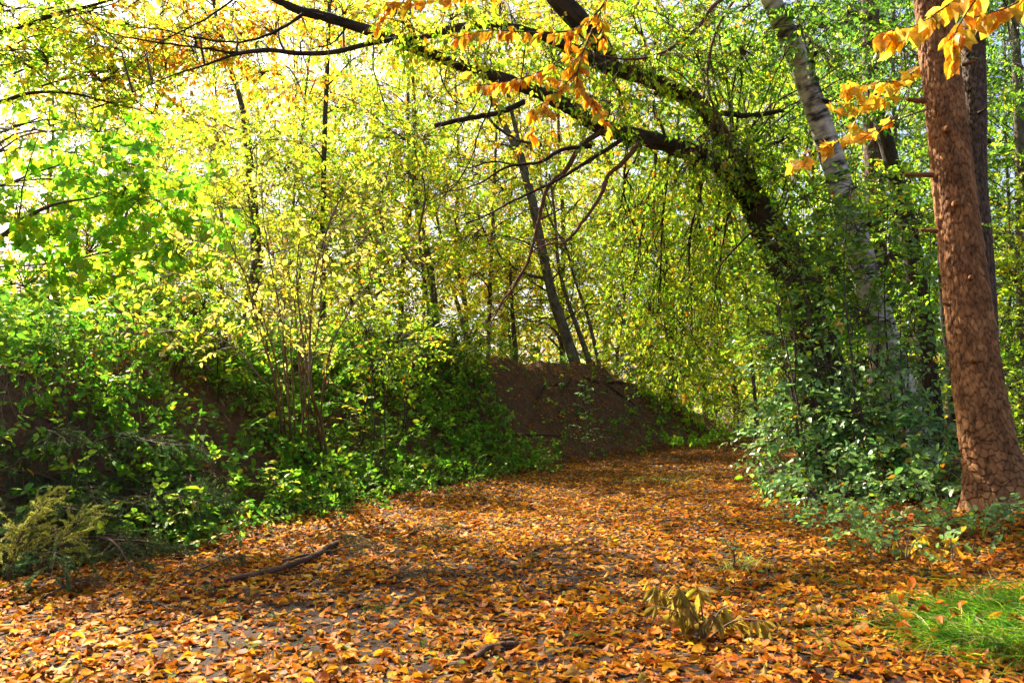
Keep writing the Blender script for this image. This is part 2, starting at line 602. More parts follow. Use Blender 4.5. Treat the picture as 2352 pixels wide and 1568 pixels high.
gx, gy = axis(-9, 13, 0.11, 600), axis(2.0, 30, 0.11, 600)
X, Y = np.meshgrid(gx, gy)
Z = H(X, Y)
mb = MB()
nx, ny = len(gx), len(gy)
idx = (np.arange(ny - 1)[:, None] * nx + np.arange(nx - 1)[None]).ravel()
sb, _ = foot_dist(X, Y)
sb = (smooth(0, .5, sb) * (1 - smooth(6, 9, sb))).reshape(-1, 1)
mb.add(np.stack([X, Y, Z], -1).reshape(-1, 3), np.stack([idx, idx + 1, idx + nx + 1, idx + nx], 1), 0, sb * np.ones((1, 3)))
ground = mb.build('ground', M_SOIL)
tag(ground, 'brown forest floor with a worn path below a low earth bank', kind='structure')


# ------------------------------------------------------------------ crowns
def bend(p0, p1, k, sag=0.0, wob=0.0):
    """n curves from p0 to p1 with sag in z and sideways wander: (n, k, 3)"""
    p0, p1 = np.atleast_2d(p0), np.atleast_2d(p1)
    n = len(p0)
    t = np.linspace(0, 1, k)[None, :, None]
    C = p0[:, None] * (1 - t) + p1[:, None] * t
    s = np.broadcast_to(np.asarray(sag, float), (n,))[:, None]
    C[:, :, 2] += s * 4 * (t[..., 0] * (1 - t[..., 0]))
    if wob:
        L = np.linalg.norm(p1 - p0, axis=1)[:, None, None]
        for fr in (1, 2, 3):
            C += np.sin(t * np.pi * fr) * rng.normal(0, wob / fr, (n, 1, 3)) * L
    return C


def sprays(mb, pos, out, length, m, size, palette, kind='rhomb', aspect=0.55, droop=0.3, mat=0, twig_mat=1, twig_r=0.004,
           flat=0.55, twigs=True, leafy=0.0):
    """leafy twigs: pos (n,3) twig roots, out (n,3) twig directions"""
    n = len(pos)
    if n == 0:
        return
    out = nz(out)
    Ls = length * U(.6, 1.35, n)
    tip = pos + out * Ls[:, None]
    tip[:, 2] -= droop * Ls * U(.1, .9, n)
    C = bend(pos, tip, 4, sag=.06 * Ls, wob=.03)
    if twigs:
        tubes(mb, C, np.linspace(twig_r, twig_r * .35, 4)[None] * np.ones((n, 1)), 3, twig_mat)
    t = np.linspace(0.12 + leafy, 1.0, m)[None] + U(-.4 / m, .4 / m, (n, m))
    t = np.clip(t, 0, 1)
    i = np.minimum((t * 3).astype(int), 2)
    f = (t * 3 - i)[..., None]
    r = np.arange(n)[:, None]
    P = C[r, i] * (1 - f) + C[r, i + 1] * f
    ax = nz(C[:, -1] - C[:, 0])
    pn = nz(UP[None] * flat + rng.normal(0, .42, (n, 3)))
    pn = nz(pn - ax * (pn * ax).sum(1, keepdims=True))
    side = np.cross(ax, pn)
    sg = np.where(np.arange(m) % 2 == 0, 1.0, -1.0)[None, :, None]
    D = ax[:, None] * U(.35, .95, (n, m, 1)) + side[:, None] * sg * U(.5, 1.0, (n, m, 1)) + rng.normal(0, .25, (n, m, 3))
    D[..., 2] -= droop * U(.2, 1.2, (n, m))
    Nn = pn[:, None] + rng.normal(0, .5, (n, m, 3))
    Lf = size * np.exp(rng.normal(0, .22, n * m))
    leaves(mb, P.reshape(-1, 3), D.reshape(-1, 3), Nn.reshape(-1, 3), Lf, Lf * aspect, pal(palette, n * m), kind, mat)


def in_ellipsoid(n, c, r, shell=2.0):
    d = nz(rng.normal(0, 1, (n, 3)))
    q = U(0, 1, (n, 1)) ** (1 / shell)
    return np.asarray(c) + d * q * np.asarray(r), d


def clump(mb, c, r, n, palette, src=None, src_r=0.03, size=.1, m=11, kind='rhomb', length=.55, droop=.35, aspect=.55, flat=.55, twig_mat=1,
          mat=0, outward=1.0, twig_r=.004, twigs=True):
    """a leafy clump of a crown hung on real branches: one bough from src, forks to hubs, leafy twigs"""
    c, r = np.asarray(c, float), np.broadcast_to(np.asarray(r, float), (3,))
    nh = max(3, n // 9)
    hubs, _ = in_ellipsoid(nh, c, r * .75)
    if src is not None:
        src = np.asarray(src, float)
        B = bend(src, c, 9, sag=.12 * np.linalg.norm(c - src), wob=.035)
        tubes(mb, B, np.linspace(src_r, src_r * .3, 9)[None], 6, twig_mat)
        at = B[0][rng.integers(4, 9, nh)]
        tubes(mb, bend(at, hubs, 5, sag=.06, wob=.05), np.linspace(src_r * .38, .004, 5)[None] * np.ones((nh, 1)), 4, twig_mat)
    pos, d = in_ellipsoid(n, c, r * .9)
    hub = hubs[np.argmin(((pos[:, None] - hubs[None]) ** 2).sum(2), 1)]
    if twigs:
        tubes(mb, bend(hub, pos, 3, sag=.03), np.linspace(.007, .004, 3)[None] * np.ones((n, 1)), 3, twig_mat)
    o = nz(pos - hub) * .8 + d * outward + rng.normal(0, .35, (n, 3))
    o[:, 2] *= .6
    sprays(mb, pos, o, length, m, size, palette, kind, aspect, droop, mat, twig_mat, twig_r, flat, twigs)


def trunk_line(pts, n=40, wander=0.0):
    p = spline(pts, n)
    if wander:
        z = p[:, 2]
        p[:, 0] += wander * noise2(z * .9, z * 0 + pts[0][0], 21)
        p[:, 1] += wander * noise2(z * .9, z * 0 + pts[0][1] + 9, 22)
    return p


def px_line(pts, n=None):
    """[(px, py, depth, radius)] -> rows of x, y, z, r"""
    return np.array([[*W(a, b, d), r] for a, b, d, r in pts])


def stem_mesh(name, line, mat, parent, sides=12, n=40, knobby=0.06, cap=False):
    p = spline(line, n)
    mb = MB()
    tubes(mb, p[:, :3], p[:, 3] * (1 + knobby * noise2(np.arange(n) * .7, np.zeros(n) + p[0, 0], 4)), sides, cap=cap)
    return mb.build(name, mat, parent), p


def to_ground(p):
    p = np.array(p, float)
    p[2] = H1(p[0], p[1]) - .08
    return p


# ---- slender trees of the sunlit wood: prototypes, then copies
def proto_tree(name, height, palette, low, n_clump, n_spray, size, spread, seed_pal2=None, bark=None, r0=.085, lean=.06, m=11):
    r = root(name, (0, 0, 0), 'tree', 'tree')
    k = np.linspace(0, 1, 7)
    a = U(0, 6.28)
    line = np.stack([np.cos(a) * lean * height * k ** 1.5 + rng.normal(0, .06, 7) * (k > 0), np.sin(a) * lean * height * k ** 1.5 + rng.normal(0, .06, 7) * (k > 0),
                     height * k - .1, r0 * (1 - .85 * k)], 1)
    _, p = stem_mesh('trunk', line, bark or M_GREY, r, 9, 36)
    mb = MB()
    for j in range(n_clump):
        z = height * (low + (1.02 - low) * ((j + .5) / n_clump)) + U(-.4, .4)
        q = z / height
        rad = spread * (math.sin(math.pi * min(1, max(0, (q - low * .6) / (1.1 - low * .6))) ** .8) * .85 + .2) * U(.35, 1.05)
        az = j * 2.4 + U(-.5, .5)
        i0 = np.argmin(np.abs(p[:, 2] - max(.6, z - rad * .55)))
        i1 = np.argmin(np.abs(p[:, 2] - z))
        c = p[i1, :3] + np.array([math.cos(az) * rad, math.sin(az) * rad, 0])
        clump(mb, c, (U(.8, 1.3), U(.8, 1.3), U(.45, .8)), n_spray, seed_pal2 if (seed_pal2 and U(0, 1) < .35) else palette, p[i0, :3], p[i0, 3] * .45,
              size=size, m=m)
    mb.build('crown', [M_LEAF, M_TWIG], r)
    return r


def copy_tree(o):
    c = o.copy()
    COL.objects.link(c)
    for ch in o.children:
        d = ch.copy()
        COL.objects.link(d)
        d.parent = c
    return c


def place(o, px, depth, sc_=1.0, rz=None, label=None, group=None, name=None):
    p = W(px, 919, depth)
    z = H1(p[0], p[1])
    o.location = (p[0], p[1], z - .05)
    o.rotation_euler = (0, 0, U(0, 6.28) if rz is None else rz)
    o.scale = (sc_, sc_, sc_ * U(.92, 1.1))
    if label:
        o['label'] = label
    if group:
        o['group'] = group
    return o


P_SUN = proto_tree('slender_tree', 13, 'sunny', .12, 30, 30, .105, 2.3, 'gold')
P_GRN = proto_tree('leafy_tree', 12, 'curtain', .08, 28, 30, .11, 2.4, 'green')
P_DRK = proto_tree('shade_toned_tree', 12, 'shade', .08, 30, 34, .11, 2.4, 'green')  # leaf colours darkened to stand for shade behind birch and spruces
P_GOLD = proto_tree('golden_tree', 14, 'gold', .14, 28, 30, .105, 2.4, 'sunny')
P_LOW = proto_tree('understorey_tree', 5.5, 'sunny', .08, 15, 28, .10, 1.5, 'curtain', r0=.05)
P_FAR = proto_tree('far_tree', 14, 'far', .06, 28, 28, .20, 3.6, 'green', r0=.2, m=10)

G_SUN = 'slender trees of the sunlit wood behind the bank'
G_GRN = 'green trees of the wood beside and beyond the path'
G_GOLD = 'golden trees behind the bank'
G_LOW = 'small trees filling the wood edge behind the bank'
G_FAR = 'distant trees closing the view behind the wood'
L_SUN = 'slender yellow-green tree behind the bank'
L_GRN = 'green tree beyond the path bend'
L_GOLD = 'tall golden-leaved tree behind the bank'
L_LOW = 'low thin-stemmed tree at the wood edge'
L_FAR = 'pale hazy tree far behind the wood'


ORD = 'first second third fourth fifth sixth seventh eighth ninth tenth eleventh twelfth thirteenth fourteenth fifteenth sixteenth seventeenth eighteenth nineteenth'.split()


def plant(proto, rows, label, group, ordinal=True):
    order = sorted(r[0] for r in rows)
    for k, (px, d, s) in enumerate(rows):
        lab = label + ', ' + ORD[order.index(px)] + ' of its kind from the left' if ordinal else label
        place(proto if k == 0 else copy_tree(proto), px, d, s, None, lab, group)


plant(P_SUN, [(640, 21, 1.0), (930, 20, .95), (1060, 24, 1.1), (1150, 29, 1.25), (830, 27, 1.15), (420, 24, .9), (1300, 26, 1.2), (1400, 31, 1.35), (520, 30, 1.2), (250, 26, 1.15), (90, 30, 1.3), (330, 34, 1.5), (700, 38, 1.6), (1760, 42, 1.5), (1690, 34, 1.1), (-60, 24, 1.0), (180, 20, .75)], L_SUN, G_SUN)
plant(P_GOLD, [(430, 38, 1.5), (990, 33, 1.2), (760, 34, 1.05), (1230, 36, 1.4), (1120, 21, .8), (1480, 38, 1.5)], L_GOLD, G_GOLD)
plant(P_GRN, [(1540, 27, 1.2), (1620, 36, 1.6), (1860, 40, 1.6)], L_GRN, G_GRN)
plant(P_DRK, [(1900, 24, 1.3), (2060, 21, 1.25), (2180, 27, 1.5), (2330, 22, 1.0), (1980, 32, 1.6), (2420, 17, .9)], 'tree with shade-darkened green leaves behind birch and spruces', 'shaded trees behind birch and spruces')
plant(P_LOW, [(560, 15.5, .9), (860, 17, 1.0), (980, 15.5, .9), (1180, 26, 1.3), (1420, 24, 1.1), (1540, 24, 1.2), (330, 16, .8), (1690, 31, 1.5), (700, 18.5, 1.0),
              (1800, 34, 1.4), (2380, 14, .9)], L_LOW, G_LOW)
plant(P_FAR, [(1080, 66, .45), (1350, 63, .7), (1500, 56, .9), (1640, 60, 1.0), (1780, 55, 1.0), (1930, 60, 1.2), (2080, 54, 1.1), (2250, 58, 1.0),
              (2420, 50, .8), (1710, 75, 1.1), (1850, 80, 1.1)], L_FAR, G_FAR, False)


# ------------------------------------------------------------------ single leaves as parts
def leaf_parts(parent, P, D, N, L, palette, kind='ovate', aspect=.55, mat=None, variants=10, name='leaf', curl=(.5, 2.2)):
    P, D, N = (np.asarray(q, float).reshape(-1, 3) for q in (P, D, N))
    n = len(P)
    D = nz(D)
    N = nz(N - D * (N * D).sum(1, keepdims=True))
    S = np.cross(D, N)
    L = np.broadcast_to(L, (n,))
    data = []
    for q in range(variants):
        b = MB()
        leaves(b, [(0, 0, 0)], [(1, 0, 0)], [(0, 0, 1)], 1.0, aspect * U(.85, 1.15), pal(palette, 1), kind, 0, U(*curl))
        data.append(b.data(name, [mat or M_NEAR]))
    loc = np.array(parent.location) if parent is not None else np.zeros(3)
    for q in range(n):
        o = bpy.data.objects.new(name, data[rng.integers(variants)])
        COL.objects.link(o)
        l = L[q]
        # columns: leaf axis, side (right-handed with normal), normal
        X_, Y_, Z_ = D[q] * l, -S[q] * l, N[q] * l
        from mathutils import Matrix
        p = P[q] - loc
        mtx = Matrix(((X_[0], Y_[0], Z_[0], p[0]), (X_[1], Y_[1], Z_[1], p[1]), (X_[2], Y_[2], Z_[2], p[2]), (0, 0, 0, 1)))
        o.parent = parent
        o.matrix_basis = mtx


def leafy_branch(name, label, cat, lines, palette, n_leaf, size, kind='ovate', aspect=.5, droop=.8, mat=None, bark=None, t0=.25, twigs=3, twig_len=.3,
                 curl=(.2, 1.3), group=None, jit=.35):
    """a branch with every leaf its own part. lines: list of rows x, y, z, r"""
    r = root(name, lines[0][0][:3], label, cat, group)
    segs = []
    for ln in lines:
        _, p = stem_mesh('twig', ln, bark or M_TWIG, r, 6, 14)
        segs.append(p[:, :3])
        b = MB()
        if twigs:
            a = p[rng.integers(int(14 * t0), 14, twigs), :3]
            d = nz(np.tile(nz(p[-1, :3] - p[0, :3]), (twigs, 1)) + rng.normal(0, .7, (twigs, 3)))
            tip = a + d * twig_len * U(.6, 1.2, (twigs, 1))
            tip[:, 2] -= twig_len * .25
            C = bend(a, tip, 6, wob=.04)
            for c_ in C:
                b = MB()
                tubes(b, c_, np.linspace(.004, .0015, 6), 4)
                b.build('side_twig', M_TWIG, r)
            segs += list(C)
    lens = np.array([np.linalg.norm(np.diff(c, axis=0), axis=1).sum() for c in segs])
    P, D, N = [], [], []
    for c, k in zip(segs, rng.multinomial(n_leaf, lens / lens.sum())):
        ax = nz(c[-1] - c[0])
        side = nz(np.cross(ax, UP))
        for q in range(k):
            t = U(t0 if len(c) == 14 else .1, 1) * (len(c) - 1.001)
            i = int(t)
            P.append(c[i] + (c[i + 1] - c[i]) * (t - i))
            D.append(ax * U(.2, .9) + side * U(.3, 1) * (1 if q % 2 else -1) + rng.normal(0, jit, 3) - UP * droop * U(.4, 1.3))
            N.append(UP * .5 + rng.normal(0, .55, 3) + np.array([-.1, -.55, 0]))
    leaf_parts(r, P, D, N, size * np.exp(rng.normal(0, .18, len(P))), palette, kind, aspect, mat, 16, curl=curl)
    return r


def needle_twigs(mb, C, per, length, mat=0, col=((.05, .10, .03), (.09, .14, .035)), width=.0028, ang=.9):
    """needles all round the twigs C (n,k,3)"""
    n, k, _ = C.shape
    t = U(.05, 1, (n, per)) * (k - 1.001)
    i = t.astype(int)
    f = (t - i)[..., None]
    r = np.arange(n)[:, None]
    P = (C[r, i] * (1 - f) + C[r, i + 1] * f).reshape(-1, 3)
    ax = nz(C[r, i + 1] - C[r, i]).reshape(-1, 3)
    d = rng.normal(0, 1, P.shape)
    d = nz(d - ax * (d * ax).sum(1, keepdims=True))
    D = nz(d * ang + ax * U(.4, 1.0, (len(P), 1)))
    S = nz(np.cross(D, rng.normal(0, 1, P.shape)))
    L = length * U(.7, 1.2, (len(P), 1))
    V = np.stack([P + S * width * .5, P - S * width * .5, P + D * L], 1)
    a, b = np.array(col[0]), np.array(col[1])
    cc = a + (b - a) * U(0, 1, (len(P), 1))
    mb.add(V.reshape(-1, 3), np.arange(len(P) * 3).reshape(-1, 3), mat, np.repeat(cc, 3, 0))


# ------------------------------------------------------------------ scaly spruce trunks
def scaly_trunk(name, line, mat, parent, nt=150, nl=460, cell=(.046, .082), depth=.015, top=None, tones=(.68, 1.2)):
    p = spline(line, nl)
    C, R = p[:, :3], p[:, 3]
    T = nz(np.gradient(C, axis=0))
    A = nz(np.cross(T, np.array([0., 1., 0.])))
    B = np.cross(T, A)
    th = np.linspace(0, 2 * np.pi, nt, endpoint=False)
    ln = np.concatenate([[0], np.cumsum(np.linalg.norm(np.diff(C, axis=0), axis=1))])
    rm = R.mean()
    ncx = int(2 * np.pi * rm / cell[0])
    u = (th / (2 * np.pi) * ncx)[None, :] + np.zeros((nl, 1))
    w = (ln / cell[1])[:, None] + np.zeros((1, nt))
    u = u + .55 * noise2(u * .7, w * .5, 31)
    w = w + .7 * noise2(u * .6, w * .5, 32)
    ui, wi = np.floor(u).astype(np.int64), np.floor(w).astype(np.int64)
    f1 = np.full(u.shape, 9.)
    f2 = np.full(u.shape, 9.)
    ident = np.zeros(u.shape)
    dv = np.zeros(u.shape)
    for a in (-1, 0, 1):
        for b in (-1, 0, 1):
            cx_, cw = ui + a, wi + b
            hx = hash3(np.mod(cx_, ncx), cw, cw * 0, 41)
            hw = hash3(np.mod(cx_, ncx), cw, cw * 0, 42)
            du, dw = u - cx_ - hx, w - cw - hw
            d = np.hypot(du, dw)
            m1 = d < f1
            f2 = np.where(m1, f1, np.minimum(f2, d))
            ident = np.where(m1, hash3(np.mod(cx_, ncx), cw, cw * 0, 43), ident)
            dv = np.where(m1, dw, dv)
            f1 = np.where(m1, d, f1)
    edge = smooth(0.0, .14, f2 - f1)
    disp = depth * (edge * (.45 + .55 * ident) - .5) - depth * .5 * dv * edge
    disp = disp + .012 * noise3(u * .16, w * .1, u * 0, 50) + .004 * noise3(u * 1.7, w * 1.7, u * 0, 51)
    fl = np.exp(-ln / .22)[:, None] * (.5 + .5 * np.cos(th * 5 + .7 + .6 * np.sin(th)))[None] * R[:, None] * .35
    disp = disp + fl
    V = C[:, None] + (A[:, None] * np.cos(th)[None, :, None] + B[:, None] * np.sin(th)[None, :, None]) * (R[:, None] + disp)[..., None]
    bk = np.stack([np.cos(th)[None] * R[:, None], np.sin(th)[None] * R[:, None], ln[:, None] + np.zeros((1, nt))], -1)
    tone = (tones[0] + (tones[1] - tones[0]) * ident) * (.32 + .68 * edge)
    col = np.stack([tone, tone * (.94 + .06 * ident), tone * (.9 + .12 * ident)], -1)
    j = np.arange(nt)
    base = (np.arange(nl - 1) * nt)[:, None]
    F = np.stack([base + j, base + (j + 1) % nt, base + nt + (j + 1) % nt, base + nt + j], -1).reshape(-1, 4)
    mb = MB()
    mb.add(V.reshape(-1, 3), F[:, ::-1], 0, col.reshape(-1, 3), bk.reshape(-1, 3))
    if top is not None:
        q = spline(np.vstack([line[-1], top]), 24)
        tubes(mb, q[:, :3], q[:, 3], 16, 0, (.9, .9, .9))
    return mb.build(name, mat, parent), p


def spruce_crown(r, axis_pts, z0, z1, reach, whorls, mat_needle=M_NEEDLE):
    mb = MB()
    ax = spline(axis_pts, 60)
    for z in np.linspace(z0, z1, whorls):
        c = ax[np.argmin(np.abs(ax[:, 2] - z)), :3]
        L = reach * (1 - .75 * (z - z0) / (z1 - z0))
        for a in U(0, 6.28) + np.arange(6) * 1.05 + U(-.2, .2, 6):
            tip = c + np.array([math.cos(a) * L, math.sin(a) * L, -.25 * L])
            B = bend(c, tip, 8, sag=.1 * L)
            tubes(mb, B, np.linspace(.03, .006, 8)[None], 5, 1)
            k = 26
            i = rng.integers(2, 8, k)
            s = B[0][i]
            d = nz(tip - c)[None] * .6 + rng.normal(0, .5, (k, 3))
            e = s + nz(d) * U(.3, .8, (k, 1))
            e[:, 2] -= U(.1, .45, k)
            Cc = bend(s, e, 5)
            tubes(mb, Cc, np.linspace(.005, .002, 5)[None] * np.ones((k, 1)), 3, 1)
            needle_twigs(mb, Cc, 34, .03, 0, width=.007)
    return mb.build('crown', [mat_needle, M_TWIG], r)


g = GP(2285, 1165)
D0 = g[1]
line = px_line([(px, py, D0, w / 2 / F_PX * D0) for px, py, w in ((2304, 1190, 205), (2298, 1165, 165), (2290, 1130, 138), (2278, 1060, 120), (2257, 950, 108), (2232, 760, 99), (2207, 560, 91), (2186, 380, 86),
                                                                  (2163, 180, 80), (2142, 10, 75), (2120, -160, 70))])
spruce = root('spruce_tree', g, 'stout spruce with scaly orange-brown bark beside the path, in front of the glossy bush', 'tree')
_, sp = scaly_trunk('trunk', line, M_SPRUCE, spruce, 190, 520, top=px_line([(2080, -700, D0, .14), (2050, -1400, D0, .05)]))
for (px, py, dx, dy, rr, L) in [(2122, 232, -40, -4, .024, 1), (2140, 402, -64, -2, .02, 1), (2150, 532, -36, -4, .017, 1), (2100, 78, -60, -6, .026, 1), (2172, 300, 6, -6, .03, .2), (2195, 470, 3, -5, .03, .2),
                                (2228, 640, 2, -4, .02, .2), (2236, 830, 3, -6, .03, .2), (2212, 150, 30, -8, .015, 1), (2180, 700, -14, -3, .014, .6)]:
    a, b = W(px, py, D0 - .05), W(px + dx, py + dy, D0 - (.16 if abs(dx) > 10 else .36))
    if abs(dx) <= 10:
        a = W(px, py, D0 - .1)
    q = np.linspace(0, 1, 6)[:, None]
    c = a * (1 - q) + b * q + rng.normal(0, .004, (6, 3))
    mb = MB()
    tubes(mb, c, np.linspace(rr * 1.5, rr * .75, 6), 8, 0, (.8, .7, .6), cap=True)
    mb.build('branch_stub', M_SPRUCE, spruce)
dead = px_line([(2135, 250, D0 - .1, .011), (2080, 268, D0 - .2, .009), (2020, 295, D0 - .3, .007), (1990, 312, D0 - .35, .005), (1960, 330, D0 - .4, .003)])
stem_mesh('dead_twig', dead, M_STEM, spruce, 6, 16)
stem_mesh('dead_twig', px_line([(2020, 292, D0 - .3, .005), (1985, 345, D0 - .35, .004), (1940, 375, D0 - .4, .002)]), M_STEM, spruce, 5, 10)
spruce_crown(spruce, np.vstack([line[-2:], px_line([(2080, -700, D0, .14), (2050, -1400, D0, .05)])]), 7.2, 12.5, 2.2, 7)

sp2 = root('spruce_tree', to_ground(W(2268, 985, 12.5)), 'dark grey-brown spruce trunk standing behind the orange-brown spruce', 'tree')
l2 = px_line([(2272, 1040, 12.5, .25), (2268, 960, 12.5, .2), (2258, 700, 12.5, .19), (2240, 420, 12.5, .178), (2236, 180, 12.5, .172), (2238, 20, 12.5, .165), (2240, -150, 12.5, .15)])
scaly_trunk('trunk', l2, M_SPRUCE2, sp2, 90, 300, cell=(.04, .06), top=px_line([(2240, -700, 12.5, .08), (2240, -1000, 12.5, .04)]))
for px, py in ((2222, 130), (2248, 260), (2214, 300), (2252, 90), (2225, 210)):
    a = W(px, py, 12.3)
    mb = MB()
    tubes(mb, np.linspace(a, a + np.array([.02 * (px - 2237) / 12, -.12, .01]), 4), np.linspace(.03, .012, 4), 7, 0, (.3, .25, .2), cap=True)
    mb.build('knot', M_SPRUCE2, sp2)
spruce_crown(sp2, np.vstack([l2[-2:], px_line([(2240, -700, 12.5, .08), (2240, -1000, 12.5, .04)])]), 8.4, 13.5, 2.4, 6)

sp3 = root('spruce_tree', to_ground(W(2020, 960, 15.5)), 'shaded spruce trunk half hidden by foliage between the birch and the orange-brown spruce', 'tree')
l3 = px_line([(2030, 1010, 15.5, .24), (2022, 800, 15.5, .2), (2010, 500, 15.5, .185), (2002, 200, 15.5, .17), (1998, -50, 15.5, .16)])
scaly_trunk('trunk', l3, M_SPRUCE2, sp3, 70, 240, cell=(.045, .06), top=px_line([(1995, -500, 15.5, .1), (1990, -900, 15.5, .05)]))
# low spruce boughs with needles and bare reddish side twigs, hanging over the path
for pts in ([(2000, -120, 15.3, .05), (1850, -70, 13.6, .04), (1700, -20, 12, .034), (1640, 12, 11.2, .032), (1604, 62, 10.9, .028), (1530, 118, 10.6, .022), (1450, 137, 10.3, .016), (1365, 124, 10, .008)],
            [(1700, -20, 12, .026), (1650, 60, 11.3, .022), (1625, 160, 11, .018), (1640, 250, 10.9, .012), (1690, 330, 10.8, .006)],
            [(2000, 40, 15.4, .04), (1900, 60, 14.2, .03), (1790, 75, 13.2, .02), (1700, 110, 12.4, .012), (1640, 150, 12, .006)],
            [(2000, 150, 15.4, .04), (2040, 110, 14, .03), (2080, 105, 12.6, .018), (2110, 130, 11.8, .008)],
            [(1850, -70, 13.6, .03), (1830, 20, 12.8, .02), (1860, 90, 12.4, .012), (1900, 120, 12.2, .006)]):
    ob, p = stem_mesh('bough', px_line(pts), M_DEAD, sp3, 7, 26)
    mb = MB()
    k = 44
    i = rng.integers(8, 26, k)
    s = p[i, :3]
    d = rng.normal(0, .6, (k, 3)) + nz(p[-1, :3] - p[8, :3])[None] * .6
    e = s + nz(d) * U(.25, .8, (k, 1))
    e[:, 2] -= U(.05, .5, k)
    C = bend(s, e, 5, wob=.04)
    tubes(mb, C, np.linspace(.006, .002, 5)[None] * np.ones((k, 1)), 4, 1)
    i2 = rng.integers(0, k, 70)
    s2 = C[i2, rng.integers(1, 5, 70)]
    e2 = s2 + nz(rng.normal(0, .6, (70, 3)) - UP * .5) * U(.12, .35, (70, 1))
    C2 = bend(s2, e2, 5)
    tubes(mb, C2, np.linspace(.003, .0015, 5)[None] * np.ones((70, 1)), 3, 1)
    needle_twigs(mb, C2, 60, .024, 0, ((.05, .12, .03), (.09, .17, .04)), width=.006)
    needle_twigs(mb, C[:26], 80, .024, 0, ((.05, .12, .03), (.09, .17, .04)), width=.006)
    mb.build('needles', [M_NEEDLE, M_DEAD], ob)

# ------------------------------------------------------------------ birch
bi = root('birch_tree', to_ground(W(2085, 985, 12.2)), 'leaning birch with pale peeling bark and dark patches above the glossy bush', 'tree')
bl = px_line([(2110, 1060, 12.4, .32), (2085, 960, 12.3, .27), (2045, 830, 12.2, .235), (2005, 690, 12.1, .21), (1962, 540, 12, .195), (1922, 400, 11.9, .18), (1880, 270, 11.8, .165), (1838, 150, 11.7, .155),
              (1800, 60, 11.6, .145), (1765, -10, 11.5, .14), (1700, -150, 11.4, .12), (1600, -420, 11, .07)])
p = spline(bl, 160)
mb = MB()
lump = 1 + .05 * noise2(np.arange(160) * .35, np.zeros(160), 71) + .1 * np.exp(-((np.arange(160) - 118) / 3.0) ** 2)
tubes(mb, p[:, :3], p[:, 3] * lump, 28)
mb.build('trunk', M_BIRCH, bi)
for a, b, rr in (((1858, 132), (1880, 118), .05), ((1845, 110), (1872, 150), .045), ((1905, 235), (1888, 228), .035)):
    A_, B_ = W(*a, 11.66), W(*b, 11.56)
    mb = MB()
    tubes(mb, np.linspace(A_, B_, 6), rr * np.array([.9, 1, .95, .8, .6, .3]), 9, cap=True)
    mb.build('burl', M_DARK, bi)
mb = MB()
for q in range(6):
    i = int(U(125, 158))
    a = W(*((1700 + U(-250, 250)), U(-260, -60), ), U(10.5, 13))
    clump(mb, a, (1, 1, .7), 26, 'sunny', p[i, :3], .04)
mb.build('crown', [M_LEAF, M_TWIG], bi)

# ------------------------------------------------------------------ the big arching tree over the path
arch = root('arching_tree', to_ground(W(1915, 985, 13.6)), 'old dark mossy tree leaning over the path with two long arching limbs', 'tree')
trunk_l = px_line([(1935, 1040, 13.7, .55), (1912, 950, 13.6, .44), (1885, 840, 13.5, .38), (1830, 655, 13.3, .34), (1768, 535, 13.0, .29), (1730, 470, 12.8, .22)])
stem_mesh('trunk', trunk_l, M_DARK, arch, 20, 60, .08)
up_l = px_line([(1790, 575, 13.1, .27), (1745, 470, 12.8, .215), (1690, 375, 12.5, .19), (1620, 255, 12.2, .165), (1560, 213, 12, .15), (1470, 175, 11.5, .13), (1395, 155, 11.2, .12), (1330, 120, 11, .10),
                (1260, 88, 10.6, .08), (1180, 64, 10.2, .066), (1110, 58, 9.9, .064), (1040, 66, 9.6, .06), (960, 88, 9.3, .045), (870, 96, 9, .036), (770, 119, 8.8, .034), (690, 123, 8.6, .031),
                (610, 115, 8.5, .028), (540, 126, 8.4, .02), (470, 150, 8.3, .014), (400, 172, 8.2, .01), (305, 212, 8.1, .005)])
up_l[:, 3] *= .84
upper, pu = stem_mesh('limb', up_l, M_DARK, arch, 14, 220, .2)
lo_l = px_line([(1785, 565, 13.1, .27), (1730, 470, 12.8, .21), (1680, 405, 12.5, .18), (1620, 362, 12, .16), (1520, 328, 11.6, .145), (1430, 305, 11.2, .14), (1372, 288, 11, .13), (1310, 247, 10.7, .118),
                (1240, 214, 10.4, .108), (1170, 186, 10.1, .098), (1070, 155, 9.8, .084), (950, 110, 9.5, .078), (860, 75, 9.2, .074), (740, 37, 9, .068), (690, 25, 8.9, .06), (640, 2, 8.8, .05), (540, -50, 8.6, .03)])
lo_l[:, 3] *= .84
lower, pl = stem_mesh('limb', lo_l, M_DARK, arch, 16, 220, .2)
stem_mesh('limb', px_line([(1412, 160, 11.3, .11), (1372, 92, 11.2, .14), (1322, 40, 11.1, .155), (1268, -20, 11, .15), (1190, -130, 10.9, .12), (1050, -260, 10.8, .1), (850, -330, 10.8, .08), (600, -370, 11, .06), (350, -400, 11.4, .03)]), M_DARK, arch, 14, 60, .12)  # runs on unseen above the frame, a stretch added to carry shading foliage
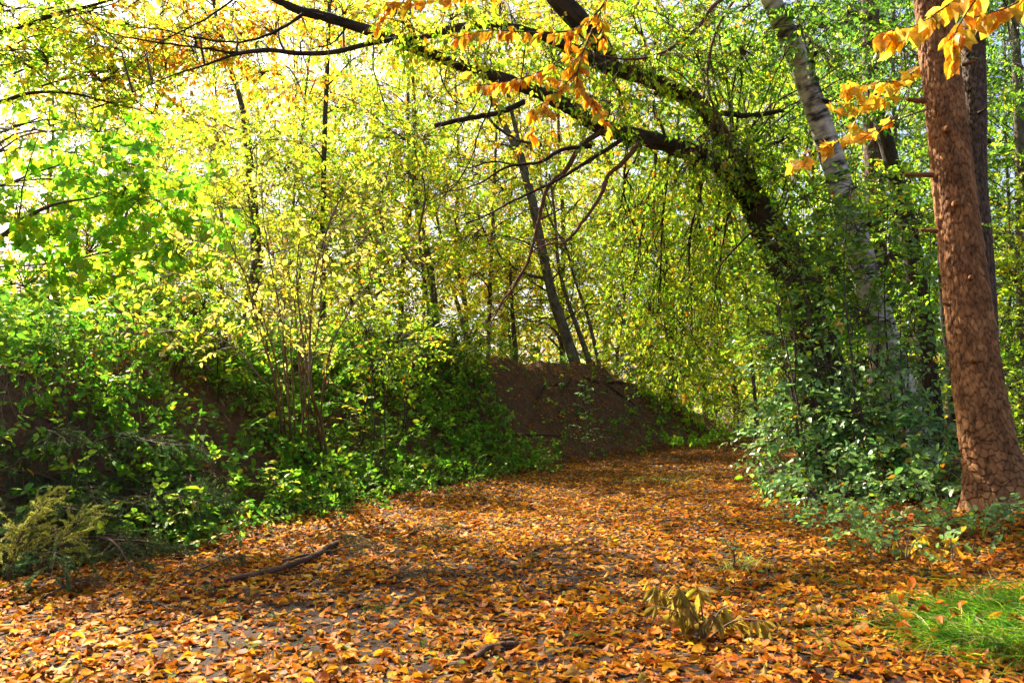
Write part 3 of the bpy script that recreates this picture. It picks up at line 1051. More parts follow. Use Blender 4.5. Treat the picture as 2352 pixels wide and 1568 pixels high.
BR = [  # dead and living side branches: plate path, depth, start radius, end radius
    ([(1385, 300), (1335, 335), (1300, 390), (1262, 425), (1245, 470), (1232, 530), (1212, 600), (1180, 655), (1150, 700), (1124, 752)], 10.9, .042, .008, M_DEAD),
    ([(1212, 600), (1195, 640), (1160, 690), (1128, 730)], 10.85, .012, .004, M_DEAD),
    ([(1430, 320), (1360, 365), (1310, 395), (1260, 425), (1180, 460), (1110, 498), (1058, 516)], 10.7, .032, .006, M_DARK),
    ([(1110, 498), (1075, 490), (1030, 512)], 10.65, .009, .003, M_DARK),
    ([(1360, 335), (1290, 345), (1240, 372), (1165, 385), (1090, 425), (1000, 445)], 10.8, .034, .005, M_DARK),
    ([(1190, 380), (1130, 372), (1075, 385), (1040, 378)], 10.75, .015, .004, M_DARK),
    ([(1470, 325), (1430, 375), (1395, 405), (1380, 450), (1345, 500), (1300, 555), (1262, 560), (1215, 580)], 10.6, .036, .009, M_DEAD),
    ([(1300, 555), (1285, 545), (1240, 560)], 10.6, .012, .006, M_DEAD),
    ([(1205, 233), (1150, 258), (1095, 268), (1040, 280), (1000, 288)], 10.2, .04, .03, M_DARK),
    ([(1115, 262), (1140, 290), (1190, 322), (1245, 334)], 10.2, .02, .016, M_DARK),
    ([(1120, 195), (1085, 255), (1050, 300), (1030, 380)], 10.1, .014, .004, M_DARK),
    ([(1100, 190), (1130, 235), (1100, 300), (1080, 370), (1030, 440), (960, 480)], 10.1, .014, .004, M_DARK),
    ([(1010, 130), (1015, 180), (1040, 230), (1050, 235)], 9.7, .012, .004, M_DARK),
    ([(860, 92), (858, 150), (870, 200), (890, 250), (930, 290)], 9.3, .01, .003, M_DARK),
    ([(620, 116), (540, 122), (480, 112), (400, 104), (330, 92), (255, 76), (180, 48)], 8.5, .018, .004, M_DARK),
    ([(700, 30), (640, 70), (560, 95), (470, 92), (380, 70), (300, 60)], 8.7, .02, .004, M_DARK),
    ([(800, 55), (770, 95), (730, 110)], 9.1, .014, .006, M_DARK),
    ([(560, -20), (480, 40), (380, 90), (330, 130)], 8.6, .014, .003, M_DARK),
    ([(1620, 255), (1700, 265), (1750, 262), (1800, 255)], 12.2, .05, .03, M_DARK),
    ([(1700, 390), (1760, 340), (1800, 320)], 12.4, .05, .02, M_DARK),
    ([(1410, 180), (1425, 230), (1400, 290), (1330, 340), (1240, 480)], 11.2, .022, .004, M_DEAD),
    ([(1760, 500), (1700, 560), (1650, 620), (1640, 700), (1625, 780)], 12.4, .018, .004, M_DARK),
]
for pts, dep, r0, r1, mt in BR:
    k = np.linspace(0, 1, len(pts))
    ln = np.array([[*W(a, b, dep - .5 * t), r0 * (1 - t) + r1 * t] for (a, b), t in zip(pts, k)])
    n = 8 * len(pts)
    pp = spline(ln, n)
    pp[:, :3] += .012 * np.stack([noise2(np.arange(n) * .45, np.zeros(n) + q, 60 + q) for q in range(3)], 1)
    mb = MB()
    tubes(mb, pp[:, :3], pp[:, 3] * (1 + .12 * noise2(np.arange(n) * .6, np.zeros(n), 64)), 8, cap=True)
    nt_ = 10
    i = rng.integers(n // 3, n, nt_)
    d = nz(np.gradient(pp[:, :3], axis=0)[i]) * .7 + rng.normal(0, .5, (nt_, 3))
    e = pp[i, :3] + nz(d) * U(.15, .6, (nt_, 1))
    tubes(mb, bend(pp[i, :3], e, 5, wob=.06), np.linspace(.0055, .0018, 5)[None] * np.ones((nt_, 1)), 4)
    mb.build('branch', mt, arch)


def along(p, px):
    """point of a limb nearest to a plate column"""
    u = p[:, 0] / p[:, 1] * F_PX + CX
    return p[np.argmin(np.abs(u - px)), :3]


mb = MB()
for (px, py, d, rr, n, pn) in [
        (1480, 470, 13.6, (.8, .7, .6), 60, 'curtain'), (1570, 450, 13.8, (.8, .7, .7), 70, 'curtain'), (1655, 530, 14, (.7, .7, .8), 70, 'curtain'), (1470, 590, 14.5, (.7, .7, .8), 56, 'curtain'),
        (1555, 610, 14.5, (.8, .7, .9), 80, 'curtain'), (1640, 650, 14.6, (.6, .7, .8), 60, 'curtain'), (1510, 720, 15, (.8, .7, .8), 70, 'curtain'), (1590, 770, 15, (.6, .6, .7), 36, 'curtain'),
        (1560, 840, 16, (.5, .5, .4), 20, 'curtain'), (1660, 760, 15, (.4, .4, .7), 16, 'curtain'), (1430, 690, 15.5, (.6, .6, .6), 36, 'curtain'), (1420, 520, 14.5, (.6, .6, .5), 34, 'curtain'),
        (1500, 240, 11.8, (.7, .7, .5), 44, 'curtain'), (1600, 130, 12.5, (.9, .8, .6), 54, 'green'), (1700, 200, 13.2, (.8, .8, .7), 60, 'curtain'), (1450, 50, 12, (.9, .8, .6), 50, 'curtain'),
        (1600, 320, 11.6, (.6, .5, .4), 36, 'green'), (1720, 330, 12.4, (.7, .6, .6), 56, 'green'), (1650, 30, 13, (.9, .8, .7), 56, 'curtain'), (1800, 430, 12.4, (.6, .6, .6), 50, 'green'),
        (1850, 250, 14.5, (.9, .8, .9), 64, 'curtain'), (1760, 100, 14.5, (1, .8, .8), 60, 'green'), (1930, 120, 15.8, (1., .9, .9), 60, 'green'), (2070, 300, 16, (1., .9, 1), 70, 'green'),
        (1960, 400, 14.5, (.8, .7, .8), 60, 'curtain'), (1560, 400, 12.4, (.7, .5, .35), 40, 'curtain'), (1650, 430, 12.6, (.6, .5, .4), 40, 'curtain'),
        (1270, 150, 11.4, (.8, .7, .5), 30, 'curtain'), (1330, 20, 12.4, (.9, .7, .6), 40, 'curtain'), (1150, 20, 11.4, (.9, .8, .5), 34, 'gold'), (1020, 200, 11.8, (.8, .7, .5), 26, 'sunny')]:
    c = W(px, py, d)
    clump(mb, c, rr, n, pn, along(pl if py > 230 else pu, min(px + 40, 1780)), .03, size=.085, m=12, droop=.8, length=.6)
hl = px_line([(1190, -130, 10.9, .12), (1050, -260, 10.8, .1), (850, -330, 10.8, .08), (600, -370, 11, .06), (350, -400, 11.4, .03)])  # the added unseen stretch of the high limb
hl = spline(hl, 40)
for (x_, y_, z_, rr, n) in [(-1.6, 9.6, 8.6, 1.0, 60), (-3.6, 9.4, 8.9, .9, 54), (-5.4, 10.4, 9.2, 1.0, 54), (-.4, 11.2, 8.8, .9, 50), (-4.6, 12.8, 9.6, 1.1, 60), (-1.4, 13.4, 9.6, .9, 44), (-6.6, 12.4, 9.4, 1.0, 44), (-3.4, 14.8, 10.2, 1.0, 44), (-4.4, 8.4, 8.4, .8, 40), (.6, 9.4, 8.2, .8, 34), (-6.2, 8.8, 8.8, .8, 34)]:  # unseen clumps above the frame, added to shade the path
    c = np.array([x_, y_, z_])
    clump(mb, c, (rr, rr, rr * .5), n, 'sunny', hl[np.argmin(np.abs(hl[:, 0] - x_)), :3], .03, size=.1, m=12, droop=.4, length=.6)
for k in range(46):
    q = (pl if k % 2 else pu)[int(U(20, 150))]
    c = q[:3] + np.array([U(-.3, .3), U(-.7, .1), U(-.35, .3)])
    clump(mb, c, (.35, .3, .22), 9, 'curtain' if c[0] > .5 else 'sunny', q[:3], .008, size=.08, m=9, droop=.9, length=.35)
for (px, py, d, rr, n, pn) in [(1740, 40, 11.6, (.8, .6, .5), 44, 'shade'), (1850, 60, 11.2, (.7, .5, .4), 34, 'shade'), (1940, 40, 12.5, (.8, .6, .5), 40, 'shade'), (2040, 90, 13, (.8, .6, .6), 40, 'shade'), (1700, 150, 11.8, (.6, .5, .4), 30, 'green'),
                               (1930, 230, 13, (.7, .6, .6), 40, 'shade'), (1560, 50, 11.6, (.8, .6, .5), 44, 'green'), (1480, 120, 11, (.6, .5, .4), 26, 'curtain'), (1800, 330, 12.6, (.6, .5, .5), 40, 'green'), (1930, 480, 12.8, (.5, .4, .5), 30, 'green'),
                               (1700, 620, 13, (.5, .5, .6), 34, 'green'), (2100, 200, 14, (.6, .6, .8), 40, 'shade'), (2300, 150, 16, (.8, .8, .9), 30, 'shade')]:
    clump(mb, W(px, py, d), rr, n, pn, along(pu, 1700), .02, size=.085, m=12, droop=.7, length=.55)  # shade rows: dimness of the upper right put into leaf colour
mb.build('crown', [M_LEAF, M_TWIG], arch)
# oak-orange leaves along the far ends of the limbs
mb = MB()
for (px, py, d, rr, n, pn) in [(450, 110, 9.3, (.55, .5, .3), 30, 'oak'), (330, 150, 9.3, (.45, .4, .28), 24, 'oak'), (520, 40, 9.3, (.5, .5, .25), 22, 'oak'), (640, 60, 9.4, (.5, .4, .25), 18, 'oak'), (700, 190, 10, (.5, .4, .3), 10, 'oak'),
                               (240, 100, 9, (.4, .4, .25), 16, 'gold'), (600, 170, 9.6, (.5, .4, .2), 10, 'oak'), (780, 20, 9.6, (.6, .5, .25), 22, 'gold'), (900, 30, 10, (.6, .5, .3), 22, 'gold'), (1200, 330, 11.4, (.5, .5, .3), 14, 'oak')]:
    clump(mb, W(px, py, d), rr, int(n * 1.7), pn, along(pu, px), .014, size=.078, m=9, droop=.5, length=.35)
mb.build('orange_foliage', [M_LEAF, M_TWIG], arch)

# ------------------------------------------------------------------ leaning tree on the end of the bank, with its two thin companions
g = to_ground(W(1325, 862, 20.3))
d = g[1]
be = root('leaning_tree', g, 'leaning smooth-barked tree on the crest at the end of the earth bank', 'tree')
bl = px_line([(1335, 885, d, .2), (1326, 850, d, .15), (1300, 770, d, .14), (1272, 690, d, .13), (1253, 610, d, .12), (1237, 530, d, .11), (1216, 440, d, .1), (1188, 350, d, .09), (1150, 270, d, .075), (1105, 170, d, .06), (1075, 60, d, .05), (1060, -60, d, .04)])
_, pb = stem_mesh('trunk', bl, M_GREY, be, 14, 70)
stem_mesh('fork', px_line([(1238, 535, d, .08), (1228, 470, d, .075), (1210, 400, d, .07), (1190, 320, d, .06), (1170, 230, d, .05), (1150, 120, d, .035), (1140, 20, d, .02)]), M_GREY, be, 10, 40)
for pts, r0 in (([(1262, 640), (1210, 630), (1150, 590), (1135, 520), (1150, 480)], .05), ([(1290, 735), (1230, 730), (1170, 748), (1100, 762)], .02), ([(1270, 690), (1220, 690), (1180, 720), (1110, 740)], .02),
                ([(1255, 600), (1200, 560), (1120, 540)], .018), ([(1300, 770), (1345, 700), (1400, 650)], .02)):
    k = np.linspace(0, 1, len(pts))
    stem_mesh('branch', np.array([[*W(a, b, d - .2 * t), r0 * (1 - .75 * t)] for (a, b), t in zip(pts, k)]), M_GREY, be, 7, 26)
mb = MB()
for (px, py, rr, n, pn) in [(1150, 420, (1.1, 1, .7), 44, 'sunny'), (1080, 550, (1, 1, .6), 40, 'sunny'), (1230, 330, (1.1, 1, .7), 40, 'sunny'), (1120, 640, (1, 1, .5), 34, 'sunny'), (1330, 480, (.9, 1, .7), 36, 'sunny'),
                            (1050, 330, (1, 1, .7), 34, 'sunny'), (1340, 620, (.8, .8, .6), 34, 'curtain'), (1180, 200, (1.2, 1, .8), 40, 'gold'), (1080, 100, (1.2, 1, .8), 36, 'sunny'), (1400, 700, (.7, .8, .6), 28, 'curtain'), (1200, 740, (.9, .8, .4), 26, 'sunny')]:
    cpt = W(px, py, d + U(.7, 2.4))
    clump(mb, cpt, rr, n, pn, pb[np.argmin(np.abs(pb[:, 2] - cpt[2] + .6)), :3], .03, size=.1)
mb.build('crown', [M_LEAF, M_TWIG], be)
for k, (pts, r0, lab) in enumerate((([(1362, 880), (1350, 820), (1325, 750), (1300, 680), (1282, 600), (1275, 500), (1262, 400)], .085, 'thin leaning stem close beside the leaning smooth-barked tree on the bank end'),
                                    ([(1380, 880), (1372, 820), (1350, 730), (1320, 640), (1300, 570), (1262, 500), (1240, 420)], .06, 'thinnest leaning stem at the path side of the bank-end tree group'))):
    o = root('thin_leaning_tree', to_ground(W(pts[0][0], 870, 20.5)), lab, 'tree', 'tree group on the bank end')
    ln = np.array([[*W(a, b, d + .3 + .2 * k), r0 * (1 - .12 * q)] for q, (a, b) in enumerate(pts)])
    _, pq = stem_mesh('trunk', ln, M_GREY, o, 9, 40)
    mb = MB()
    for q in range(4):
        i = 20 + q * 5
        clump(mb, pq[i, :3] + rng.normal(0, .5, 3) + np.array([.4, .3, .4]), (.8, .8, .5), 20, 'sunny', pq[i - 3, :3], .015, size=.095)
    mb.build('crown', [M_LEAF, M_TWIG], o)

# ------------------------------------------------------------------ other single trunks that can be told apart
def pole_tree(name, label, pts, depth, mat, crown_rows, palette, sides=10, size=.1, group=None):
    b = to_ground(W(pts[0][0], 919, depth))
    o = root(name, b, label, 'tree', group)
    ln = px_line([(a, y, depth, r) for a, y, r in pts])
    ln = np.vstack([[b[0], b[1], b[2] - .1, ln[0, 3] * 1.15], ln])
    _, p = stem_mesh('trunk', ln, mat, o, sides, 60)
    mb = MB()
    for (px, py, rr, n) in crown_rows:
        c = W(px, py, depth + U(-.7, .9))
        clump(mb, c, (rr, rr, rr * .6), n, palette, p[np.argmin(np.abs(p[:, 2] - c[2] + .5 * rr)), :3], .02, size=size)
    if crown_rows:
        mb.build('crown', [M_LEAF, M_TWIG], o)
    return o


pole_tree('straight_tree', 'tall straight thin trunk rising through the yellow foliage left of the arching limb', [(742, 720, .065), (741, 640, .062), (745, 330, .056), (752, 150, .05), (756, 20, .045), (760, -120, .04), (764, -300, .025)], 17, M_TWIG,
          [(700, 330, .9, 30), (800, 250, .9, 34), (830, 420, .9, 36), (690, 470, .8, 30), (840, 130, .9, 24), (790, 560, .8, 30), (700, -60, 1.1, 34), (820, -120, 1.1, 34), (640, -180, 1.1, 30), (760, -260, 1.2, 34), (880, -240, 1.0, 26), (660, -330, 1.0, 26)], 'sunny')  # clumps above the frame top added to dapple the path with shade
pole_tree('forked_tree', 'dark trunk behind the many-stemmed shrub, forking into thin limbs high against the sky', [(592, 760, .13), (590, 640, .125), (585, 520, .12), (575, 400, .1), (566, 300, .085), (552, 230, .06), (530, 160, .05), (500, 60, .045), (480, -100, .035), (470, -260, .02)], 17.5, M_TWIG,
          [(500, 330, .9, 34), (620, 300, .9, 34), (430, 260, .8, 22), (660, 380, .9, 30), (560, 450, .9, 34), (400, 420, .9, 30), (460, -50, 1.1, 34), (560, -120, 1.1, 30), (380, -140, 1.1, 30), (500, -240, 1.1, 34), (300, -60, 1.0, 26)], 'sunny')  # unseen upper clumps added here too, for broken shade on the path
pole_tree('pale_stem_tree', 'pale slim trunk bending through the yellow leaves between shrub and leaning tree', [(1005, 780, .09), (998, 700, .085), (985, 600, .08), (962, 500, .07), (950, 400, .06), (952, 300, .05), (948, 160, .04)], 19, M_GREY,
          [(930, 420, .9, 34), (1000, 330, .9, 34), (900, 560, .9, 36), (1000, 600, .8, 28), (940, 250, 1, 30)], 'sunny')
pole_tree('leaning_pole_tree', 'thin stem leaning left in the glowing gap behind the bank', [(1072, 800, .06), (1062, 740, .055), (1040, 660, .05), (1020, 580, .04), (1000, 480, .03)], 21, M_GREY, [(1010, 470, .8, 26), (1060, 560, .7, 24)], 'gold')
pole_tree('short_stump_tree', 'short upright stem on the bank crest left of the leaning tree', [(1183, 800, .07), (1180, 760, .06), (1176, 700, .045), (1170, 600, .03)], 20, M_TWIG, [(1180, 620, .7, 26), (1130, 690, .7, 26), (1220, 660, .7, 22)], 'sunny')
pole_tree('dark_trunk_tree', 'dark ivy-covered trunk between the birch and the orange-brown spruce', [(2140, 960, .2), (2132, 880, .19), (2122, 760, .18), (2104, 640, .17), (2080, 500, .16), (2050, 380, .14), (2000, 200, .11)], 14.5, M_DARK,
          [(2100, 500, .8, 44), (2120, 620, .7, 40), (2150, 400, .8, 40), (2080, 700, .5, 20), (2160, 720, .5, 24)], 'green')
pole_tree('slim_dark_trunk', 'slim dark trunk directly behind the foot of the orange-brown spruce', [(2196, 1000, .11), (2192, 930, .1), (2188, 850, .095), (2170, 700, .08), (2160, 500, .06)], 12.8, M_SPRUCE2, [(2170, 560, .5, 16)], 'green')
pole_tree('thin_far_trunk', 'thin straight trunk beyond the bend where the path disappears', [(1735, 930, .06), (1728, 850, .055), (1720, 780, .05), (1712, 650, .04)], 24, M_GREY, [(1700, 640, 1., 30), (1760, 720, .8, 22)], 'sunny')
pole_tree('blue_shade_trunk', 'grey trunk at the right edge in the bluish shade behind the spruces', [(2352, 700, .14), (2345, 400, .12), (2338, 200, .1), (2330, 50, .09), (2325, -80, .07)], 17, M_GREY,
          [(2330, 380, .9, 26), (2380, 250, .9, 20), (2340, 560, 1, 34), (2300, 480, .8, 22), (2400, 500, 1, 30), (2330, 700, .9, 36), (2380, 820, .8, 34)], 'green')

# ------------------------------------------------------------------ bright maple hanging in from the left
ma = root('maple_tree', to_ground(W(-190, 919, 12)), 'maple with large vivid green lobed leaves at the left edge', 'tree')
_, pm = stem_mesh('trunk', np.vstack([[*to_ground(W(-190, 919, 12)), .2], px_line([(-180, 700, 12, .17), (-165, 500, 12, .14), (-150, 250, 12, .12), (-140, -50, 12, .08)])]), M_GREY, ma, 12, 40)
stem_mesh('limb', px_line([(-170, 640, 12, .07), (-60, 570, 11.5, .05), (0, 545, 11.2, .036), (60, 500, 11, .03), (130, 468, 10.9, .02), (210, 455, 10.8, .012), (250, 440, 10.8, .006)]), M_TWIG, ma, 8, 36)
stem_mesh('limb', px_line([(40, 515, 11.1, .014), (48, 470, 11.1, .011), (52, 430, 11, .01), (72, 360, 11, .007), (92, 300, 11, .004)]), M_TWIG, ma, 6, 20)
stem_mesh('limb', px_line([(-160, 440, 12, .05), (0, 345, 11.5, .016), (60, 310, 11.3, .012), (180, 295, 11.2, .005)]), M_TWIG, ma, 6, 24)
mb = MB()
for (px, py, dd, rr, n) in [(80, 430, 11.6, .6, 30), (220, 350, 11.8, .62, 36), (320, 470, 11.8, .62, 40), (180, 550, 11.5, .7, 46), (50, 620, 11.3, .55, 30), (400, 600, 12, .65, 36), (260, 290, 12, .5, 18), (120, 690, 11.5, .55, 26),
                            (450, 450, 12.4, .6, 26), (300, 650, 12, .6, 30), (20, 500, 11.2, .4, 14), (330, 380, 12.6, .6, 24), (80, 300, 12, .4, 10)]:
    clump(mb, W(px, py, dd), (rr * 1.15, rr, rr * .9), int(n * .75), 'maple', pm[np.argmin(np.abs(pm[:, 2] - W(px, py + 60, dd)[2])), :3], .02, size=.15, m=9, kind='maple', aspect=1.0, droop=.6, length=.5, flat=.3)
mb.build('crown', [M_LEAF, M_TWIG], ma)

# ------------------------------------------------------------------ beech boughs in the top left corner, from a trunk outside the frame
bt = root('beech_tree', to_ground(W(-900, 919, 9)), 'beech boughs with small green and yellow leaves in the top left corner', 'tree')
_, pq = stem_mesh('trunk', np.vstack([[*to_ground(W(-900, 919, 9)), .3], px_line([(-880, 500, 9, .24), (-850, 0, 9, .2), (-840, -500, 9, .14)])]), M_GREY, bt, 14, 40)
for pts, r0 in (([(-860, 330), (-500, 200), (-200, 130), (0, 75), (90, 45), (160, 25), (230, 8), (330, -25)], .06), ([(-850, 420), (-400, 300), (-100, 250), (0, 235), (70, 214), (160, 214), (250, 235), (330, 255)], .04),
                ([(-200, 130), (-50, 110), (30, 130), (90, 170), (160, 220), (290, 258)], .018), ([(0, 75), (80, 60), (150, 70), (240, 100), (300, 130)], .016), ([(-100, 250), (0, 330), (20, 400)], .014)):
    k = np.linspace(0, 1, len(pts))
    stem_mesh('limb', np.array([[*W(a, b, 9), r0 * (1 - .85 * t)] for (a, b), t in zip(pts, k)]), M_DARK, bt, 7, 50)
mb = MB()
for (px, py, n, pn) in [(60, 40, 20, 'sunny'), (160, 90, 22, 'sunny'), (260, 40, 18, 'gold'), (60, 150, 18, 'green'), (210, 190, 20, 'sunny'), (-60, 100, 18, 'sunny'), (330, 10, 16, 'gold'), (120, 20, 14, 'green'), (150, 280, 14, 'sunny'), (20, 240, 8, 'gold'), (330, 240, 16, 'sunny'), (30, 20, 20, 'sunny'), (200, 60, 20, 'curtain'), (100, 120, 20, 'curtain'), (280, 120, 16, 'sunny'), (20, 190, 16, 'curtain'), (260, 170, 18, 'sunny'), (400, 20, 16, 'gold'), (150, 160, 16, 'sunny')]:
    c = W(px, py, 9 + U(-.3, .8))
    clump(mb, c, (.5, .5, .25), int(n * 1.1), pn, W(px - 120, py + 10, 9), .012, size=.08, m=10, length=.4, droop=.3)
mb.build('crown', [M_LEAF, M_TWIG], bt)

# ------------------------------------------------------------------ many-stemmed shrub on the bank slope
hz_d = 8.7
hz = root('hazel_shrub', GP(690, 1075), 'shrub of many thin upright brown stems on the bank slope, leaves pale yellow', 'shrub')
HS = [[(655, 1050), (640, 930), (625, 850), (590, 740), (565, 640), (530, 560), (500, 470)], [(668, 1060), (660, 860), (640, 700), (610, 540), (600, 430)], [(682, 1060), (672, 870), (668, 760), (690, 620), (720, 480)],
      [(700, 1060), (690, 880), (676, 700), (650, 560), (640, 440)], [(762, 1090), (735, 960), (715, 900), (712, 780), (722, 640), (760, 500), (800, 430)], [(745, 1060), (722, 930), (702, 820), (682, 650), (690, 520)],
      [(650, 1040), (640, 930), (600, 870), (540, 800), (480, 770), (400, 760), (330, 772)], [(625, 850), (600, 740), (540, 690), (470, 640), (380, 625)], [(742, 1050), (738, 940), (760, 800), (800, 720), (850, 650), (910, 610)],
      [(665, 1055), (645, 900), (620, 780), (560, 620), (470, 560), (400, 540)], [(690, 1060), (700, 900), (706, 700), (742, 560), (830, 470)], [(710, 1060), (700, 900), (690, 760), (740, 650), (820, 560), (880, 540)],
      [(676, 1060), (664, 940), (650, 820), (648, 640), (580, 500)], [(705, 1060), (712, 880), (735, 720), (745, 560), (780, 460)]]
ends = []
for k, pts in enumerate(HS):
    q = np.linspace(0, 1, len(pts))
    dd = hz_d + U(-.35, .35)
    b = GP(*pts[0])
    ln = np.array([[*W(a, c, b[1] * (1 - min(1, 3 * t)) + dd * min(1, 3 * t)), (.019 if k in (0, 4, 5) else .013) * (1 - .75 * t)] for (a, c), t in zip(pts, q)])
    ln[0, 2] -= .06
    _, p = stem_mesh('stem', ln, M_STEM, hz, 7, 44, .05)
    ends.append(p)
mb = MB()
for p in ends:
    k = 17
    i = rng.integers(18, 44, k)
    d_ = nz(np.gradient(p[:, :3], axis=0)[i]) * .6 + rng.normal(0, .6, (k, 3))
    e = p[i, :3] + nz(d_) * U(.2, .65, (k, 1))
    C = bend(p[i, :3], e, 5, wob=.04)
    tubes(mb, C, np.linspace(.005, .002, 5)[None] * np.ones((k, 1)), 4, 1)
    sprays(mb, C[:, 2], C[:, -1] - C[:, 1], .3, 7, .07, 'hazel', 'hex', .5, .35, 0, 1, .003, .6)
mb.build('foliage', [M_LEAF, M_STEM], hz)

# ------------------------------------------------------------------ large glossy bush right of the path
bu = root('glossy_bush', to_ground(W(2000, 1150, 10.2)), 'large bush with glossy grey-green leaves between the path bend and the orange-brown spruce', 'bush')
mb = MB()
BC = [(1850, 1150, 9.6, .34, 46), (1950, 1170, 9.2, .36, 54), (2060, 1160, 9, .36, 54), (2150, 1130, 8.9, .3, 40), (1800, 1080, 10, .34, 40), (1900, 1060, 9.8, .42, 64), (2010, 1060, 9.6, .42, 66), (2110, 1040, 9.4, .36, 50),
      (1850, 960, 10.2, .42, 56), (1960, 960, 10, .44, 64), (2070, 950, 9.8, .42, 56), (2160, 960, 9.6, .3, 30), (1800, 860, 10.6, .4, 40), (1900, 850, 10.4, .46, 56), (2010, 840, 10.2, .44, 48), (2100, 840, 10.2, .36, 26),
      (1760, 780, 11, .38, 36), (1860, 760, 10.8, .46, 54), (1960, 730, 10.6, .46, 56), (2060, 720, 10.6, .46, 44), (1740, 700, 11.2, .36, 26), (1830, 650, 11.2, .46, 50), (1930, 630, 10.8, .46, 56), (2040, 610, 10.6, .5, 60), (2110, 640, 10.4, .4, 30),
      (1800, 560, 11.4, .46, 46), (1890, 530, 11.2, .46, 50), (1990, 510, 10.8, .5, 54), (2080, 510, 10.6, .46, 40), (1860, 450, 11.4, .42, 34), (1960, 430, 11.2, .42, 36), (2050, 430, 10.8, .42, 30), (1780, 1000, 10.6, .28, 20), (2190, 1080, 8.8, .2, 16),
      (1730, 1000, 11, .2, 10), (1790, 620, 11.6, .4, 36), (1850, 600, 11.2, .45, 40), (1790, 720, 11.4, .4, 34), (1890, 690, 11, .4, 36), (1840, 830, 10.8, .4, 34), (1820, 920, 10.6, .36, 30), (2090, 770, 10.2, .4, 30), (2130, 1180, 8.6, .24, 22), (1880, 1210, 8.8, .2, 18)]
stems = []
for k in range(16):
    b = to_ground(W(1830 + k * 20 + U(-15, 15), 1150, U(9.4, 10.8)))
    t = W(1760 + k * 26 + U(-40, 40), U(430, 760), U(10.2, 11.4))
    c = spline(np.array([[*b, .018], [*(b * .7 + t * .3 + np.array([U(-.1, .1), 0, .15])), .015], [*(b * .35 + t * .65 + np.array([U(-.15, .15), 0, .1])), .01], [*t, .004]]), 24)
    mb2 = MB()
    tubes(mb2, c[:, :3], c[:, 3], 6)
    mb2.build('stem', M_TWIG, bu)
    stems.append(c)
allp = np.concatenate([c[:, :3] for c in stems])
for (px, py, dd, rr, n) in BC:
    c = W(px, py, dd)
    c[2] = max(c[2], H1(c[0], c[1]) + .12)
    src = allp[np.argmin(((allp - c) ** 2).sum(1) + 2 * (allp[:, 2] > c[2]))]
    clump(mb, c, (rr, rr, rr * .8), n if py > 880 else int(n * .6), 'bush' if py > 800 else 'upbush', src, .009, size=.078, m=9, kind='hex', length=.32, droop=.25, aspect=.58, flat=.9, twig_r=.003)
fo = mb.build('foliage', [M_BUSH, M_TWIG], bu)
fo['kind'] = 'stuff'
P, D, N = [], [], []
for k in range(240):
    px, py = U(1790, 2190), U(720, 1200)
    p = W(px, py, 8.75 + .9 * (1200 - py) / 480 + U(-.1, .2) + .5 * (px < 1900))
    p[2] = max(p[2], H1(p[0], p[1]) + .06)
    P.append(p)
    D.append(np.array([U(-1, .6), U(-1, .2), U(-.5, .2)]))
    N.append(UP + rng.normal(0, .35, 3))
leaf_parts(bu, P, D, N, .085 * np.exp(rng.normal(0, .18, 240)), 'bush', 'ovate', .6, M_BUSH, 14)

# ------------------------------------------------------------------ undergrowth on the bank
n = 26000
x, y = U(-9.5, 4.5, n), U(2.6, 22, n)
s, hh = foot_dist(x, y)
dens = smooth(-.25, .25, s) * (1 - smooth(3.2, 5.0, s)) * (.35 + .65 * (noise2(x * .9, y * .9, 91) > -.25))
dens = dens * (1 - .93 * smooth(13.5, 16.0, y + 1.0 * x)) * smooth(4.0, 5.0, y + .5 * x)
m_ = U(0, 1, n) < dens
x, y, s = x[m_], y[m_], s[m_]
z = H(x, y)
b = np.stack([x, y, z], 1)
hgt = U(.06, .42, len(x)) * (.6 + .8 * smooth(-.2, .8, s))
t = b + np.stack([U(-.12, .12, len(x)), U(-.2, .08, len(x)), hgt], 1)
mb = MB()
tubes(mb, bend(b, t, 4, wob=.04), np.linspace(.004, .002, 4)[None] * np.ones((len(x), 1)), 3, 1)
o = rng.normal(0, .6, (len(x), 3)) + np.array([0, -.35, .25])
sprays(mb, t, o, .26, 8, .07, 'bank', 'hex', .62, .3, 0, 1, .0025, 1.0)
sprays(mb, b * .4 + t * .6, -o + np.array([0, -.5, .3]), .2, 5, .065, 'bank', 'hex', .62, .3, 0, 1, .0025, 1.0)
tag(mb.build('undergrowth', [M_BANK, M_STEM]), 'low dark green bramble and herbs covering the bank slope', 'undergrowth', kind='stuff')

